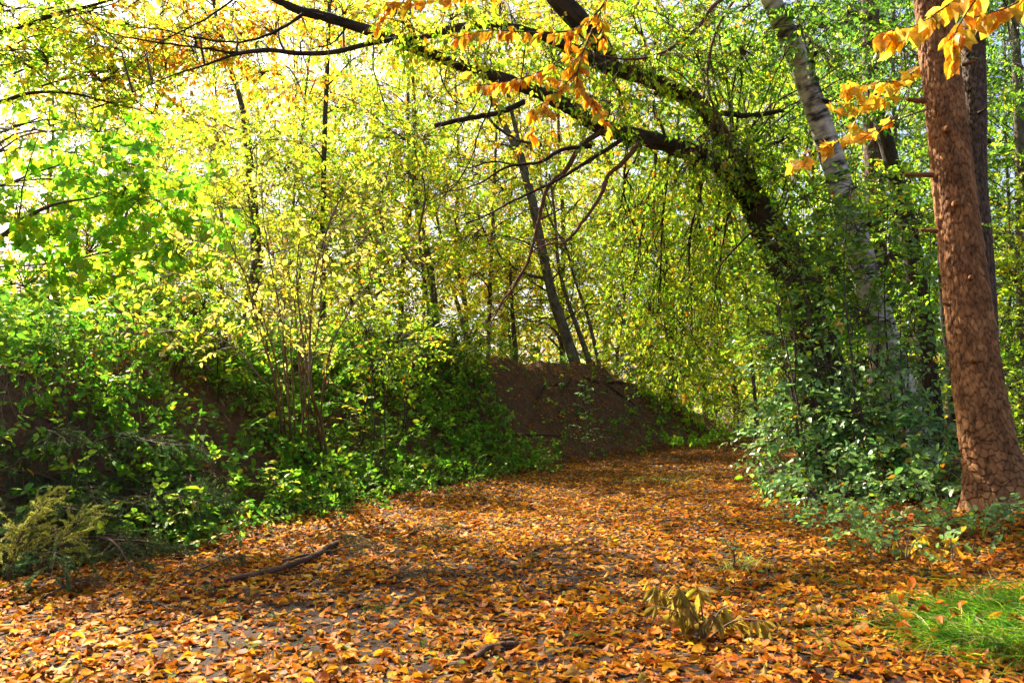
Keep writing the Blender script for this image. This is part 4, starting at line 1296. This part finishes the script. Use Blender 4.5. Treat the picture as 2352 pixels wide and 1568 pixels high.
# herbs and shrubs along the crest
CR = [('crest_shrub', 'bluish-green bushy herb thicket on the bank crest at the left edge', [(40, 820, 9, .4, 44), (130, 800, 9.4, .4, 44), (90, 850, 8.6, .4, 44)], 'upbush'),
      ('crest_shrub', 'green shrub on the bank crest below the maple', [(220, 760, 9.6, .5, 60), (320, 720, 10, .5, 60), (260, 820, 9, .45, 56), (200, 690, 10.2, .4, 30)], 'curtain'),
      ('crest_shrub', 'yellow-green shrub on the bank crest left of the many-stemmed shrub', [(420, 740, 10, .5, 60), (500, 800, 9.6, .42, 50), (400, 820, 9.2, .4, 44), (480, 680, 10.4, .45, 44)], 'curtain'),
      ('crest_shrub', 'leafy shrub on the bank crest right of the many-stemmed shrub', [(850, 770, 11, .55, 60), (940, 800, 11.6, .5, 56), (880, 840, 10.6, .4, 40), (820, 700, 11.2, .5, 40)], 'curtain'),
      ('crest_shrub', 'shrub with bright green leaves on the crest left of the leaning tree', [(1030, 800, 14, .55, 50), (1090, 790, 15, .5, 44), (990, 760, 14, .5, 40)], 'curtain'),
      ('end_shrub', 'fine-twigged shrub on the sloping end of the bank', [(1470, 850, 21, .6, 40), (1490, 800, 21.2, .6, 40), (1430, 820, 21.5, .5, 30), (1540, 900, 22, .5, 30)], 'curtain'),
      ('bend_shrub', 'sunlit yellow-green shrub at the far bend of the path', [(1700, 940, 24, .7, 54), (1760, 900, 25, .8, 50), (1640, 930, 23, .6, 44), (1800, 960, 23, .6, 40), (1620, 880, 24, .6, 36)], 'curtain'),
      ('bend_shrub', 'glowing yellow bush in the gap where the path disappears', [(1830, 860, 26, .9, 50), (1770, 800, 27, .9, 50), (1880, 900, 24, .7, 40)], 'sunny'),
      ('side_shrub', 'dense green shrubbery behind the spruce at the right edge', [(2330, 980, 11.5, .5, 60), (2300, 900, 12, .5, 50), (2340, 1080, 10.5, .4, 50), (2380, 850, 12, .6, 50), (2330, 760, 13, .6, 50)], 'green')]
for nm, lab, rows, pn in CR:
    c0 = W(rows[0][0], rows[0][1], rows[0][2])
    b = to_ground(c0)
    o_ = root(nm, b, lab, 'shrub')
    mb = MB()
    for (px, py, dd, rr, n) in rows:
        c = W(px, py, dd)
        g0 = to_ground(c)
        c[2] = max(c[2], g0[2] + .3)
        clump(mb, c, (rr, rr, rr * .8), n, pn, g0, .012, size=.075, m=8, kind='rhomb', length=.35, droop=.2, flat=.6)
    mb.build('foliage', [M_BANK if pn == 'bank' else M_LEAF, M_TWIG], o_)

# dry stalks on the bank
k = 420
x, y = U(-6, .8, k), U(6, 15, k)
s, _ = foot_dist(x, y)
m_ = (s > .9) & (s < 3.4)
b = np.stack([x, y, H(x, y)], 1)[m_]
e = b + np.stack([U(-.25, .25, len(b)), U(-.25, .15, len(b)), U(.15, .75, len(b))], 1)
mb = MB()
tubes(mb, bend(b, e, 5, wob=.07), np.linspace(.005, .002, 5)[None] * np.ones((len(b), 1)), 4)
tag(mb.build('dry_stalks', M_STEM), 'brown dry stalks sticking out of the bank', 'stalks', kind='stuff')


def sapling(name, label, base, tip, n_side, palette, size, mat, spread=.35, kind='ovate', leaf_n=70):
    b, t = GP(*base), None
    t = W(*tip, b[1] - .1)
    o = root(name, b, label, 'plant')
    ln = spline(np.array([[*(b - UP * .05), .008], [*(b * .5 + t * .5 + np.array([.04, 0, 0])), .006], [*t, .002]]), 20)
    stem_mesh('stem', ln, M_STEM, o, 6, 20)
    mb = MB()
    i = np.linspace(5, 19, n_side).astype(int)
    az = np.arange(n_side) * 2.4
    d_ = np.stack([np.cos(az), np.sin(az), np.full(n_side, .25)], 1)
    L = spread * (1.25 - np.linspace(.2, 1, n_side))
    C = bend(ln[i, :3], ln[i, :3] + d_ * L[:, None], 5, sag=.03)
    for c_ in C:
        mb = MB()
        tubes(mb, c_, np.linspace(.0035, .0015, 5), 4)
        mb.build('side_twig', M_STEM, o)
    P, D, N = [], [], []
    per = max(2, leaf_n // n_side)
    for c, dd in zip(C, d_):
        sd = np.cross(dd, UP)
        for q in range(per):
            t_ = (q + .6) / per * 3.99
            j = int(t_)
            P.append(c[j] + (c[j + 1] - c[j]) * (t_ - j))
            D.append(dd * .6 + sd * (1 if q % 2 else -1) * .8 + rng.normal(0, .15, 3) - UP * .15)
            N.append(UP + rng.normal(0, .25, 3))
    leaf_parts(o, P, D, N, size * np.exp(rng.normal(0, .15, len(P))), palette, kind, .6, mat, 8)
    return o


sapling('sapling', 'slender sapling with tiered pale glinting leaves on the bank foot below the leaning tree', (1345, 1062), (1340, 880), 16, 'bush', .075, M_BUSH, .42, 'ovate', 110)
sapling('sapling', 'yellow-green sapling with broad leaves just right of the many-stemmed shrub', (810, 1080), (815, 880), 12, 'curtain', .085, M_LEAF, .42, 'ovate', 84)
sapling('sapling', 'bright green broad-leaved seedling at the edge of the leaf-strewn path', (415, 1245), (412, 1130), 6, 'maple', .1, M_BANK, .16, 'ovate', 18)
sapling('sapling', 'light green sapling arching from the bank foot beside the path', (640, 1190), (612, 1070), 12, 'curtain', .06, M_BANK, .42, 'ovate', 84)
sapling('sapling', 'small pale-leaved seedling standing on the path edge below the bush', (1680, 1300), (1668, 1248), 5, 'bush', .05, M_BUSH, .1, 'ovate', 15)
sapling('sapling', 'low leafy sprout at the foot of the orange-brown spruce', (2315, 1212), (2318, 1165), 8, 'bush', .07, M_BUSH, .3, 'ovate', 40)

# low bramble right of the path below the bush, and green herbs at the far bend
for nm, lab, n, xr, yr, pn, hgt_, sz in (('bramble_patch', 'low bramble trailing over the leaves below the glossy bush', 260, (2.1, 4.6), (5.9, 8.4), 'bush', .16, .055),
                                         ('herb_patch', 'bright green low herbs along the far bend of the path', 700, (3.4, 10), (19, 27), 'maple', .3, .09),
                                         ('edge_herbs', 'fine green herbs along the foot of the bank', 1300, (-3.0, .9), (6.4, 14), 'bank', .12, .05)):
    x, y = U(*xr, n), U(*yr, n)
    s, _ = foot_dist(x, y)
    if nm == 'edge_herbs':
        m_ = np.abs(s + .12) < .38
    elif nm == 'herb_patch':
        m_ = ((s > -.6) & (s < 1.5)) | (s < -3.6)
    else:
        m_ = (noise2(x * 1.3, y * 1.3, 77) > -.15) & (x > 2.05 + (8.4 - y) * .28)
    x, y = x[m_], y[m_]
    b = np.stack([x, y, H(x, y)], 1)
    t = b + np.stack([U(-.1, .1, len(x)), U(-.1, .1, len(x)), U(.3, 1, len(x)) * hgt_], 1)
    mb = MB()
    tubes(mb, bend(b, t, 3, wob=.04), np.linspace(.003, .002, 3)[None] * np.ones((len(x), 1)), 3, 1)
    sprays(mb, t, rng.normal(0, .6, (len(x), 3)) + UP * .2, .2, 7, sz, pn, 'hex', .62, .25, 0, 1, .002, 1.0)
    tag(mb.build(nm, [M_BANK, M_STEM]), lab, 'plants', kind='stuff')


# ------------------------------------------------------------------ cut spruce boughs heaped at the foot of the bank
def spruce_bough(L, n_side, seed_col, per=80):
    mb_s, mb_n = MB(), MB()
    c = bend(np.zeros(3), np.array([L, 0, .02]), 14, sag=.09 * L, wob=.02)[0]
    tubes(mb_s, c, np.linspace(.014, .004, 14), 7, cap=True)
    i = np.linspace(2, 13, n_side).astype(int)
    sg = np.where(np.arange(n_side) % 2, 1., -1.)
    l2 = L * .42 * (1.1 - i / 14)
    d_ = np.stack([np.full(n_side, .75), sg * U(.6, 1, n_side), U(-.4, .1, n_side)], 1)
    C = bend(c[i], c[i] + nz(d_) * l2[:, None], 6, sag=.02)
    tubes(mb_s, C, np.linspace(.005, .002, 6)[None] * np.ones((n_side, 1)), 4)
    k = n_side * 3
    q = rng.integers(0, n_side, k)
    s = C[q, rng.integers(1, 6, k)]
    e = s + nz(d_[q] + rng.normal(0, .5, (k, 3)) - UP * .45) * U(.08, .22, (k, 1))
    C2 = bend(s, e, 6)
    tubes(mb_s, C2, np.linspace(.003, .0015, 6)[None] * np.ones((k, 1)), 3)
    needle_twigs(mb_n, C, per, .022, 0, seed_col, .005)
    needle_twigs(mb_n, C2, per, .022, 0, seed_col, .005)
    return mb_s.data('bough_stem', [M_FALLEN]), mb_n.data('needles', [M_NEEDLE])


def bough_thing(label, data, loc, yaw, tilt, roll, s_=1.0, group=None):
    o = root('spruce_bough', loc, label, 'bough', group)
    o.rotation_euler = (roll, tilt, yaw)
    o.scale = (s_, s_, s_)
    for nm, me in zip(('stem', 'needles'), data):
        c = bpy.data.objects.new(nm, me)
        COL.objects.link(c)
        c.parent = o
    return o


BD = [spruce_bough(1.2, 18, ((.05, .14, .03), (.10, .20, .05))), spruce_bough(.95, 16, ((.06, .15, .03), (.13, .20, .04))), spruce_bough(.8, 14, ((.11, .13, .04), (.17, .17, .05)))]
for k in range(54):
    px, py = U(-60, 560), U(1060, 1310)
    if px > 120 + (1330 - py) * 2.4:
        px = U(-60, 260)
    g = GP(px, py)
    g = g + UP * U(.06, .34)
    bough_thing('cut dark green spruce bough in the heap at the foot of the bank', BD[k % 3], g, U(-2.9, .6), U(-.1, .45), U(-.5, .5), U(.6, 1.0), 'cut spruce boughs heaped at the left')
by = spruce_bough(.75, 20, ((.42, .46, .05), (.62, .58, .10)), 90)  # sunlight put into the needle colour, far paler than the heap
for (px, py, yaw, tilt, lab) in ((20, 1345, -.4, -1.0, 'spruce bough tinted yellow-green as sunlit, standing at the left edge in front of the heap'), (60, 1360, .9, -.8, 'spruce bough tinted as sunlit, bending over the leaves at the left edge'),
                                 (-10, 1300, .5, -.9, 'drooping spruce bough tinted as sunlit, highest at the left edge')):
    bough_thing(lab, by, GP(px, py) + UP * .03, yaw, tilt, .2, .8)
dry = spruce_bough(.55, 12, ((.16, .12, .05), (.26, .2, .09)), 40)
for (px, py, yaw, lab) in ((880, 1265, 2.6, 'dull green spruce sprig lying among leaves right of the fallen stick'), (930, 1235, .4, 'spruce sprig half buried in leaves at the middle of the path'), (760, 1275, .3, 'brown spruce sprig under the end of the fallen stick'),
                           (150, 1350, -.4, 'dry brown spruce sprig in front of the heap'), (430, 1330, 1.0, 'small spruce sprig near the bottom left leaves'), (890, 1335, .1, 'dry brownish spruce sprig in the middle foreground')):
    bough_thing(lab, dry if 'brown' in lab else BD[2], GP(px, py) + UP * .02, yaw, -.08, .1, .55)

# ------------------------------------------------------------------ fallen sticks
ST = [('stout dark fallen branch with a forked end lying in the leaves', [(530, 1338), (600, 1328), (660, 1312), (715, 1290), (750, 1268), (772, 1254)], .02, .024, .05), ('short stick crossing behind the stout fallen branch', [(640, 1296), (690, 1286), (740, 1276), (790, 1268)], .013, .01, .03),
      ('thin reddish twig arching over the leaves at the left', [(75, 1240), (130, 1232), (190, 1244), (240, 1268), (262, 1284)], .01, .006, .12), ('long thin stick in the foreground leaves', [(250, 1480), (310, 1462), (370, 1448), (420, 1436), (455, 1420)], .008, .006, .02),
      ('pale curved twig lying left of the foreground stick', [(315, 1388), (345, 1392), (375, 1402), (400, 1416)], .008, .005, .03), ('pinkish bare stick at the bottom centre', [(1090, 1520), (1120, 1502), (1160, 1492), (1200, 1486)], .016, .012, .03),
      ('reddish broken stick leaning on the spruce heap', [(180, 1158), (200, 1180), (225, 1205), (250, 1228)], .016, .013, .1), ('thin bare twig on the spruce heap', [(215, 1170), (260, 1172), (305, 1176)], .007, .005, .12),
      ('bare curved stick poking out of the spruce heap', [(90, 1010), (115, 1000), (135, 980), (142, 955)], .014, .012, .15), ('dead branch lying across the bank slope below the leaning tree', [(1195, 1000), (1260, 1002), (1330, 1006)], .018, .012, .03),
      ('dark root-like branch on the slope of the bank end', [(1500, 935), (1560, 955), (1610, 985), (1650, 1010)], .025, .012, .05), ('thin twig standing in the leaves left of the path centre', [(70, 1400), (110, 1380), (150, 1362), (180, 1340)], .006, .004, .05)]
for lab, pts, r0, r1, lift in ST:
    q = np.linspace(0, 1, len(pts))
    ln = []
    for (a, b), t in zip(pts, q):
        g = GP(a, b)
        ln.append([*(g + UP * (lift * math.sin(math.pi * min(1, .15 + t * .7)) * .6 + .012)), r0 * (1 - t) + r1 * t])
    p = spline(np.array(ln), 10 * len(pts))
    n = len(p)
    p[:, :3] += .006 * np.stack([noise2(np.arange(n) * .5, np.zeros(n) + z_, 80 + z_) for z_ in range(3)], 1)
    mb = MB()
    tubes(mb, p[:, :3] - p[0, :3], p[:, 3] * (1 + .14 * noise2(np.arange(n) * .8, np.zeros(n), 84)), 8, cap=True)
    if n >= 40:
        i = rng.integers(n // 4, n, 4)
        d_ = nz(np.gradient(p[:, :3], axis=0)[i]) + rng.normal(0, .5, (4, 3))
        tubes(mb, bend(p[i, :3] - p[0, :3], p[i, :3] - p[0, :3] + nz(d_) * U(.06, .2, (4, 1)), 4, wob=.06), np.linspace(.005, .002, 4)[None] * np.ones((4, 1)), 4)
    ob = mb.build('fallen_stick', M_FALLEN)
    ob.location = tuple(p[0, :3])
    tag(ob, lab, 'stick')

# exposed roots under the bank-end tree
for k, (pts, lab) in enumerate((([(1310, 870), (1290, 900), (1285, 940), (1300, 975)], 'r'), ([(1350, 872), (1400, 890), (1450, 925), (1490, 960)], 'r'), ([(1335, 880), (1340, 930), (1310, 985)], 'r'), ([(1370, 880), (1430, 880), (1480, 910), (1530, 940)], 'r'), ([(1325, 880), (1250, 890), (1230, 930)], 'r'))):
    ln = []
    for q, (a, b) in enumerate(pts):
        g = GP(a, b)
        if g[1] > 24:
            g = to_ground(W(a, b, 20))
        ln.append([*(g + UP * .01), .05 - .012 * q])
    stem_mesh('root', np.array(ln), M_ROOT, be, 7, 24, .2)


# ------------------------------------------------------------------ grass
def grass(name, label, pts, n, h, palette, spread, lean, parent=None, width=.004, thing=True):
    mb = MB()
    for (x0, y0) in pts:
        b = np.stack([x0 + rng.normal(0, spread, n), y0 + rng.normal(0, spread, n), np.zeros(n)], 1)
        b[:, 2] = H(b[:, 0], b[:, 1]) - .01
        L = h * U(.5, 1.2, n)
        d = nz(np.stack([rng.normal(0, .5, n) + lean[0], rng.normal(0, .5, n) + lean[1], U(.6, 1.2, n)], 1))
        k = 5
        t = np.linspace(0, 1, k)[None, :, None]
        C = b[:, None] + d[:, None] * L[:, None, None] * t
        C[:, :, 2] -= (t[..., 0] ** 2.2) * L[:, None] * U(.3, .75, (n, 1))
        C[:, :, :2] += d[:, None, :2] * (t ** 2) * L[:, None, None] * .5
        S = nz(np.cross(d, rng.normal(0, 1, (n, 3))))
        w = (width * (1 - t ** 1.5) + .0004)
        V = np.stack([C + S[:, None] * w, C - S[:, None] * w], 2).reshape(n, k * 2, 3)
        j = np.arange(k - 1) * 2
        f = np.stack([j, j + 1, j + 3, j + 2], 1)
        F = (np.arange(n) * k * 2)[:, None, None] + f[None]
        mb.add(V.reshape(-1, 3), F.reshape(-1, 4), 0, np.repeat(pal(palette, n), k * 2, 0))
    o = mb.build(name, M_GRASS)
    return tag(o, label, 'grass', kind='stuff')


PAL['grass'] = ([(.10, .26, .01), (.17, .36, .012), (.36, .44, .02), (.06, .17, .012)], [4, 4, 1.6, 3])
PAL['drygrass'] = ([(.62, .58, .12), (.45, .5, .08), (.6, .45, .15)], [3, 3, 1])
PAL['grass'][0].append((.5, .42, .15))
PAL['grass'][1].append(1.2)
gp = [GP(2280 + dx, 1450 + dy)[:2] for dx, dy in ((0, 0), (60, -30), (-50, 20), (100, 30), (30, 40), (150, -10), (-20, -40), (120, -70), (190, 30))]
grass('grass_tussock', 'soft drooping green grass tussock in the bottom right corner', gp, 420, .32, 'grass', .15, (-.7, -.25), width=.0024)
grass('grass_tuft', 'sunlit yellow-green grass tuft in the middle of the path', [GP(1500, 1100)[:2], GP(1560, 1098)[:2], GP(1530, 1108)[:2], GP(1460, 1104)[:2]], 110, .14, 'drygrass', .22, (0, 0), width=.004)
grass('grass_tuft', 'pale grass tuft beside the seedling on the right edge of the path', [GP(1705, 1310)[:2], GP(1730, 1300)[:2]], 50, .2, 'drygrass', .08, (0, 0), width=.0025)
grass('grass_blades', 'scattered grass blades among the leaves at the lower right', [GP(*q)[:2] for q in ((1850, 1330), (1950, 1350), (2080, 1320), (2150, 1290), (2250, 1270), (1980, 1420), (1780, 1380), (2100, 1440), (1900, 1480), (2330, 1240))], 40, .16, 'grass', .14, (0, 0), width=.002)
grass('moss_tufts', 'short green moss and spruce needles between foreground leaves', [GP(*q)[:2] for q in ((700, 1480), (1250, 1385), (620, 1420), (1000, 1500), (480, 1350), (860, 1400), (1120, 1440), (1300, 1500), (200, 1450), (90, 1440), (560, 1495), (1420, 1370))], 90, .05, 'grass', .06, (0, 0), width=.002)

# ------------------------------------------------------------------ wilted plants in front
for (base, tips, n, lab, sz) in (((1620, 1470), [(1490, 1335), (1540, 1330), (1600, 1345), (1680, 1390), (1760, 1425), (1500, 1390), (1570, 1400), (1640, 1410), (1720, 1450)], 130, 'wilted plant with drooping olive-brown leaves in the foreground', .095),
                                 ((2080, 1290), [(2095, 1215), (2125, 1225), (2050, 1240), (2140, 1260)], 22, 'limp yellow-leaved seedling below the orange-brown spruce', .085),
                                 ((2190, 1290), [(2180, 1230), (2210, 1220)], 12, 'withered brown seedling right of the limp yellow one', .08)):
    b = GP(*base)
    lines = []
    for t in tips:
        e = W(*t, b[1] + U(-.12, .12))
        lines.append(spline(np.array([[*b, .006], [*(b * .5 + e * .5 + UP * .05), .004], [*e, .002]]), 14))
    leafy_branch('wilted_plant', lab, 'plant', lines, 'wilted' if 'limp' not in lab else 'yellowleaf', n, sz, 'ovate', .32, 1.6, M_NEAR, M_STEM, .3, 0)

# ------------------------------------------------------------------ near branches of broad autumn leaves hanging into the frame
L_ = px_line([(2500, -160, 4.2, .012), (2420, -60, 4.15, .009), (2330, 10, 4.1, .006), (2240, 40, 4.05, .003)])
L2 = px_line([(2480, -200, 4.3, .01), (2300, -80, 4.1, .008), (2180, 10, 4.05, .005), (2100, 60, 4, .003), (2020, 75, 4, .0015)])
L3 = px_line([(2300, -80, 4.2, .006), (2220, 30, 4.1, .005), (2190, 90, 4.05, .003), (2200, 130, 4, .0015)])
leafy_branch('autumn_branch', 'twigs of broad yellow-orange leaves hanging in front of the spruce at the top right', 'branch', [L_, L2, L3], 'yellowleaf', 120, .12, 'ovate', .5, 1.1, M_NEAR, M_TWIG, .35, 2, .14)
A1 = px_line([(1480, -150, 6.6, .014), (1420, -40, 6.5, .011), (1340, 60, 6.4, .009), (1240, 75, 6.3, .006), (1120, 70, 6.2, .004), (1040, 90, 6.1, .002)])
A2 = px_line([(1420, -60, 6.6, .011), (1360, 70, 6.5, .008), (1330, 150, 6.4, .006), (1330, 200, 6.3, .004), (1380, 240, 6.3, .002)])
A3 = px_line([(1340, 100, 6.5, .008), (1240, 165, 6.4, .006), (1150, 190, 6.3, .004), (1060, 200, 6.2, .002)])
A4 = px_line([(1330, 160, 6.4, .006), (1270, 220, 6.3, .005), (1210, 260, 6.3, .002)])
A5 = px_line([(1300, -120, 6.6, .01), (1180, -40, 6.4, .007), (1080, -10, 6.3, .005), (960, 5, 6.2, .003), (880, 5, 6.2, .002)])
leafy_branch('autumn_branch', 'twigs of amber and orange leaves hanging before the arching limbs at the top centre', 'branch', [A1, A2, A3, A4, A5], 'amber', 400, .105, 'ovate', .46, 1.0, M_NEAR, M_TWIG, .25, 3, .26)
Y1 = px_line([(2140, 120, 8.4, .01), (2080, 180, 8.3, .007), (2010, 190, 8.2, .005), (1940, 205, 8.1, .002)])
Y2 = px_line([(2100, 160, 8.4, .008), (2040, 230, 8.3, .006), (1970, 245, 8.2, .003)])
Y3 = px_line([(2120, 200, 8.4, .008), (2030, 290, 8.3, .005), (1930, 320, 8.2, .003), (1820, 380, 8.2, .002)])
leafy_branch('maple_branch', 'spray of yellow lobed maple leaves between the birch and the spruce', 'branch', [Y1, Y2, Y3], 'mapleyellow', 84, .15, 'maple', 1.0, .45, M_NEAR, M_TWIG, .25, 3, .3, curl=(.8, 2.5))

# ------------------------------------------------------------------ fallen leaves
n = 230000
yy = np.linspace(2.4, 27, 400)
cdf = np.cumsum(yy / (1 + (yy / 8.0) ** 1.5))
y = np.interp(U(0, 1, n), cdf / cdf[-1], yy)
x = U(-.76, .76, n) * y + U(-.4, .4, n)
s, hh = foot_dist(x, y)
right = smooth(2.2, 3.6, x - .21 * y)
keep = np.where(s > .1, .3 * (1 - smooth(1.2, 3.5, s)) + .5 * smooth(12.5, 15, y), .88 - .42 * smooth(.05, .6, noise2(x * .9, y * .9, 95) + .35 * noise2(x * 2.6, y * 2.6, 96)))
keep = keep * (1 - .35 * right * (y > 8))
m_ = (U(0, 1, n) < keep) & (s < 4)
x, y, s = x[m_], y[m_], s[m_]
n = len(x)
z = H(x, y)
order = np.argsort(y)
x, y, z, s = x[order], y[order], z[order], s[order]
P = np.stack([x, y, z + .004 + .022 * U(0, 1, n) ** 2], 1)
az = U(0, 6.28, n)
D = np.stack([np.cos(az), np.sin(az), U(-.25, .25, n)], 1)
e_ = .15
gxn = -(H(x + e_, y) - H(x - e_, y)) / (2 * e_)
gyn = -(H(x, y + e_) - H(x, y - e_)) / (2 * e_)
N = np.stack([gxn, gyn, np.ones(n)], 1) + rng.normal(0, .3, (n, 3))
Lf = np.where(U(0, 1, n) < .45, U(.022, .05, n), U(.045, .08, n))
asp = U(.42, .68, n)
cu = np.where(U(0, 1, n) < .35, U(1.5, 4.5, n), U(.2, 1.5, n)) * np.where(U(0, 1, n) < .4, -1, 1)
col = np.where((s > .4)[:, None] | (y > 15)[:, None], pal('litter_far', n), pal('litter', n))
vis = (np.abs(x / y) < .645) & (y > 3.3)
pick = np.where(vis & (Lf > .06))[0][:300]
rest = np.ones(n, bool)
rest[pick] = False
near = (y < 6.0) & (Lf > .04) & rest
far_ = rest & ~near & (y < 10)
back = rest & (y >= 10)
mb = MB()
for msk, kd in ((near, 'ovate'), (far_, 'hex'), (back, 'rhomb')):
    leaves(mb, P[msk], D[msk], N[msk], Lf[msk], Lf[msk] * asp[msk], col[msk], kd, 0, cu[msk])
k = 30000
cy_ = np.interp(U(0, 1, k), cdf / cdf[-1], yy)
cy_ = cy_[cy_ < 11]
k = len(cy_)
cx_ = U(-.74, .74, k) * cy_
sc_, _ = foot_dist(cx_, cy_)
crumb = np.stack([cx_, cy_, H(cx_, cy_) + .004], 1)[sc_ < .5]
k = len(crumb)
lc = U(.012, .03, k)
leaves(mb, crumb, rng.normal(0, 1, (k, 3)) * np.array([1, 1, .2]), UP + rng.normal(0, .35, (k, 3)), lc, lc * U(.3, .8, k), pal('litter_far', k) * U(.35, 1.1, (k, 1)), 'rhomb', 0, U(0, 4, k))
tag(mb.build('leaf_litter', M_LITTER), 'yellow, orange and brown fallen leaves covering path and slope', 'fallen leaves', kind='stuff')
leaf_parts(ground, P[pick], D[pick], N[pick], Lf[pick], 'litter', 'ovate', .55, M_LITTER, 40, 'fallen_leaf', (-3, 4))
gl = np.array([[*GP(U(2050, 2350), U(1370, 1500))] for _ in range(46)])
gl[:, 2] += U(.05, .2, 46)
leaf_parts(ground, gl, rng.normal(0, 1, (46, 3)), UP + rng.normal(0, .6, (46, 3)), U(.06, .09, 46), 'litter', 'ovate', .5, M_LITTER, 12, 'fallen_leaf', (0, 4))

k = 16000
x, y = U(-2.5, 7, k), U(12.5, 24, k)
s, _ = foot_dist(x, y)
m_ = (s > -.2) & (s < 3.4) & (U(0, 1, k) < .55 + .4 * noise2(x * 1.2, y * 1.2, 97))
x, y = x[m_], y[m_]
k = len(x)
gxn = -(H(x + e_, y) - H(x - e_, y)) / (2 * e_)
gyn = -(H(x, y + e_) - H(x, y - e_)) / (2 * e_)
lc = U(.05, .11, k)
az = U(0, 6.28, k)
mb = MB()
leaves(mb, np.stack([x, y, H(x, y) + U(.01, .04, k)], 1), np.stack([np.cos(az), np.sin(az), U(-.4, .2, k)], 1), np.stack([gxn, gyn, np.ones(k)], 1) + rng.normal(0, .35, (k, 3)), lc, lc * U(.5, .8, k), pal('litter_far', k), 'rhomb', 0, U(0, 3, k))
tag(mb.build('slope_leaves', M_LITTER), 'brown and orange leaves drifted over the end slope of the bank', 'fallen leaves', kind='stuff')

# leaves caught in the undergrowth and on the heap
k = 300
x, y = U(-6, .5, k), U(4.6, 13, k)
s, _ = foot_dist(x, y)
m_ = (s > 0) & (s < 2.8)
P = np.stack([x, y, H(x, y) + U(.08, .38, k)], 1)[m_]
k = len(P)
leaves_mb = MB()
Lc = U(.05, .09, k)
leaves(leaves_mb, P, rng.normal(0, 1, (k, 3)), UP + rng.normal(0, .5, (k, 3)), Lc, Lc * .55, pal('litter', k), 'ovate', 0, U(.5, 3, k))
tag(leaves_mb.build('caught_leaves', M_LITTER), 'orange leaves caught in the green undergrowth of the bank', 'fallen leaves', kind='stuff')
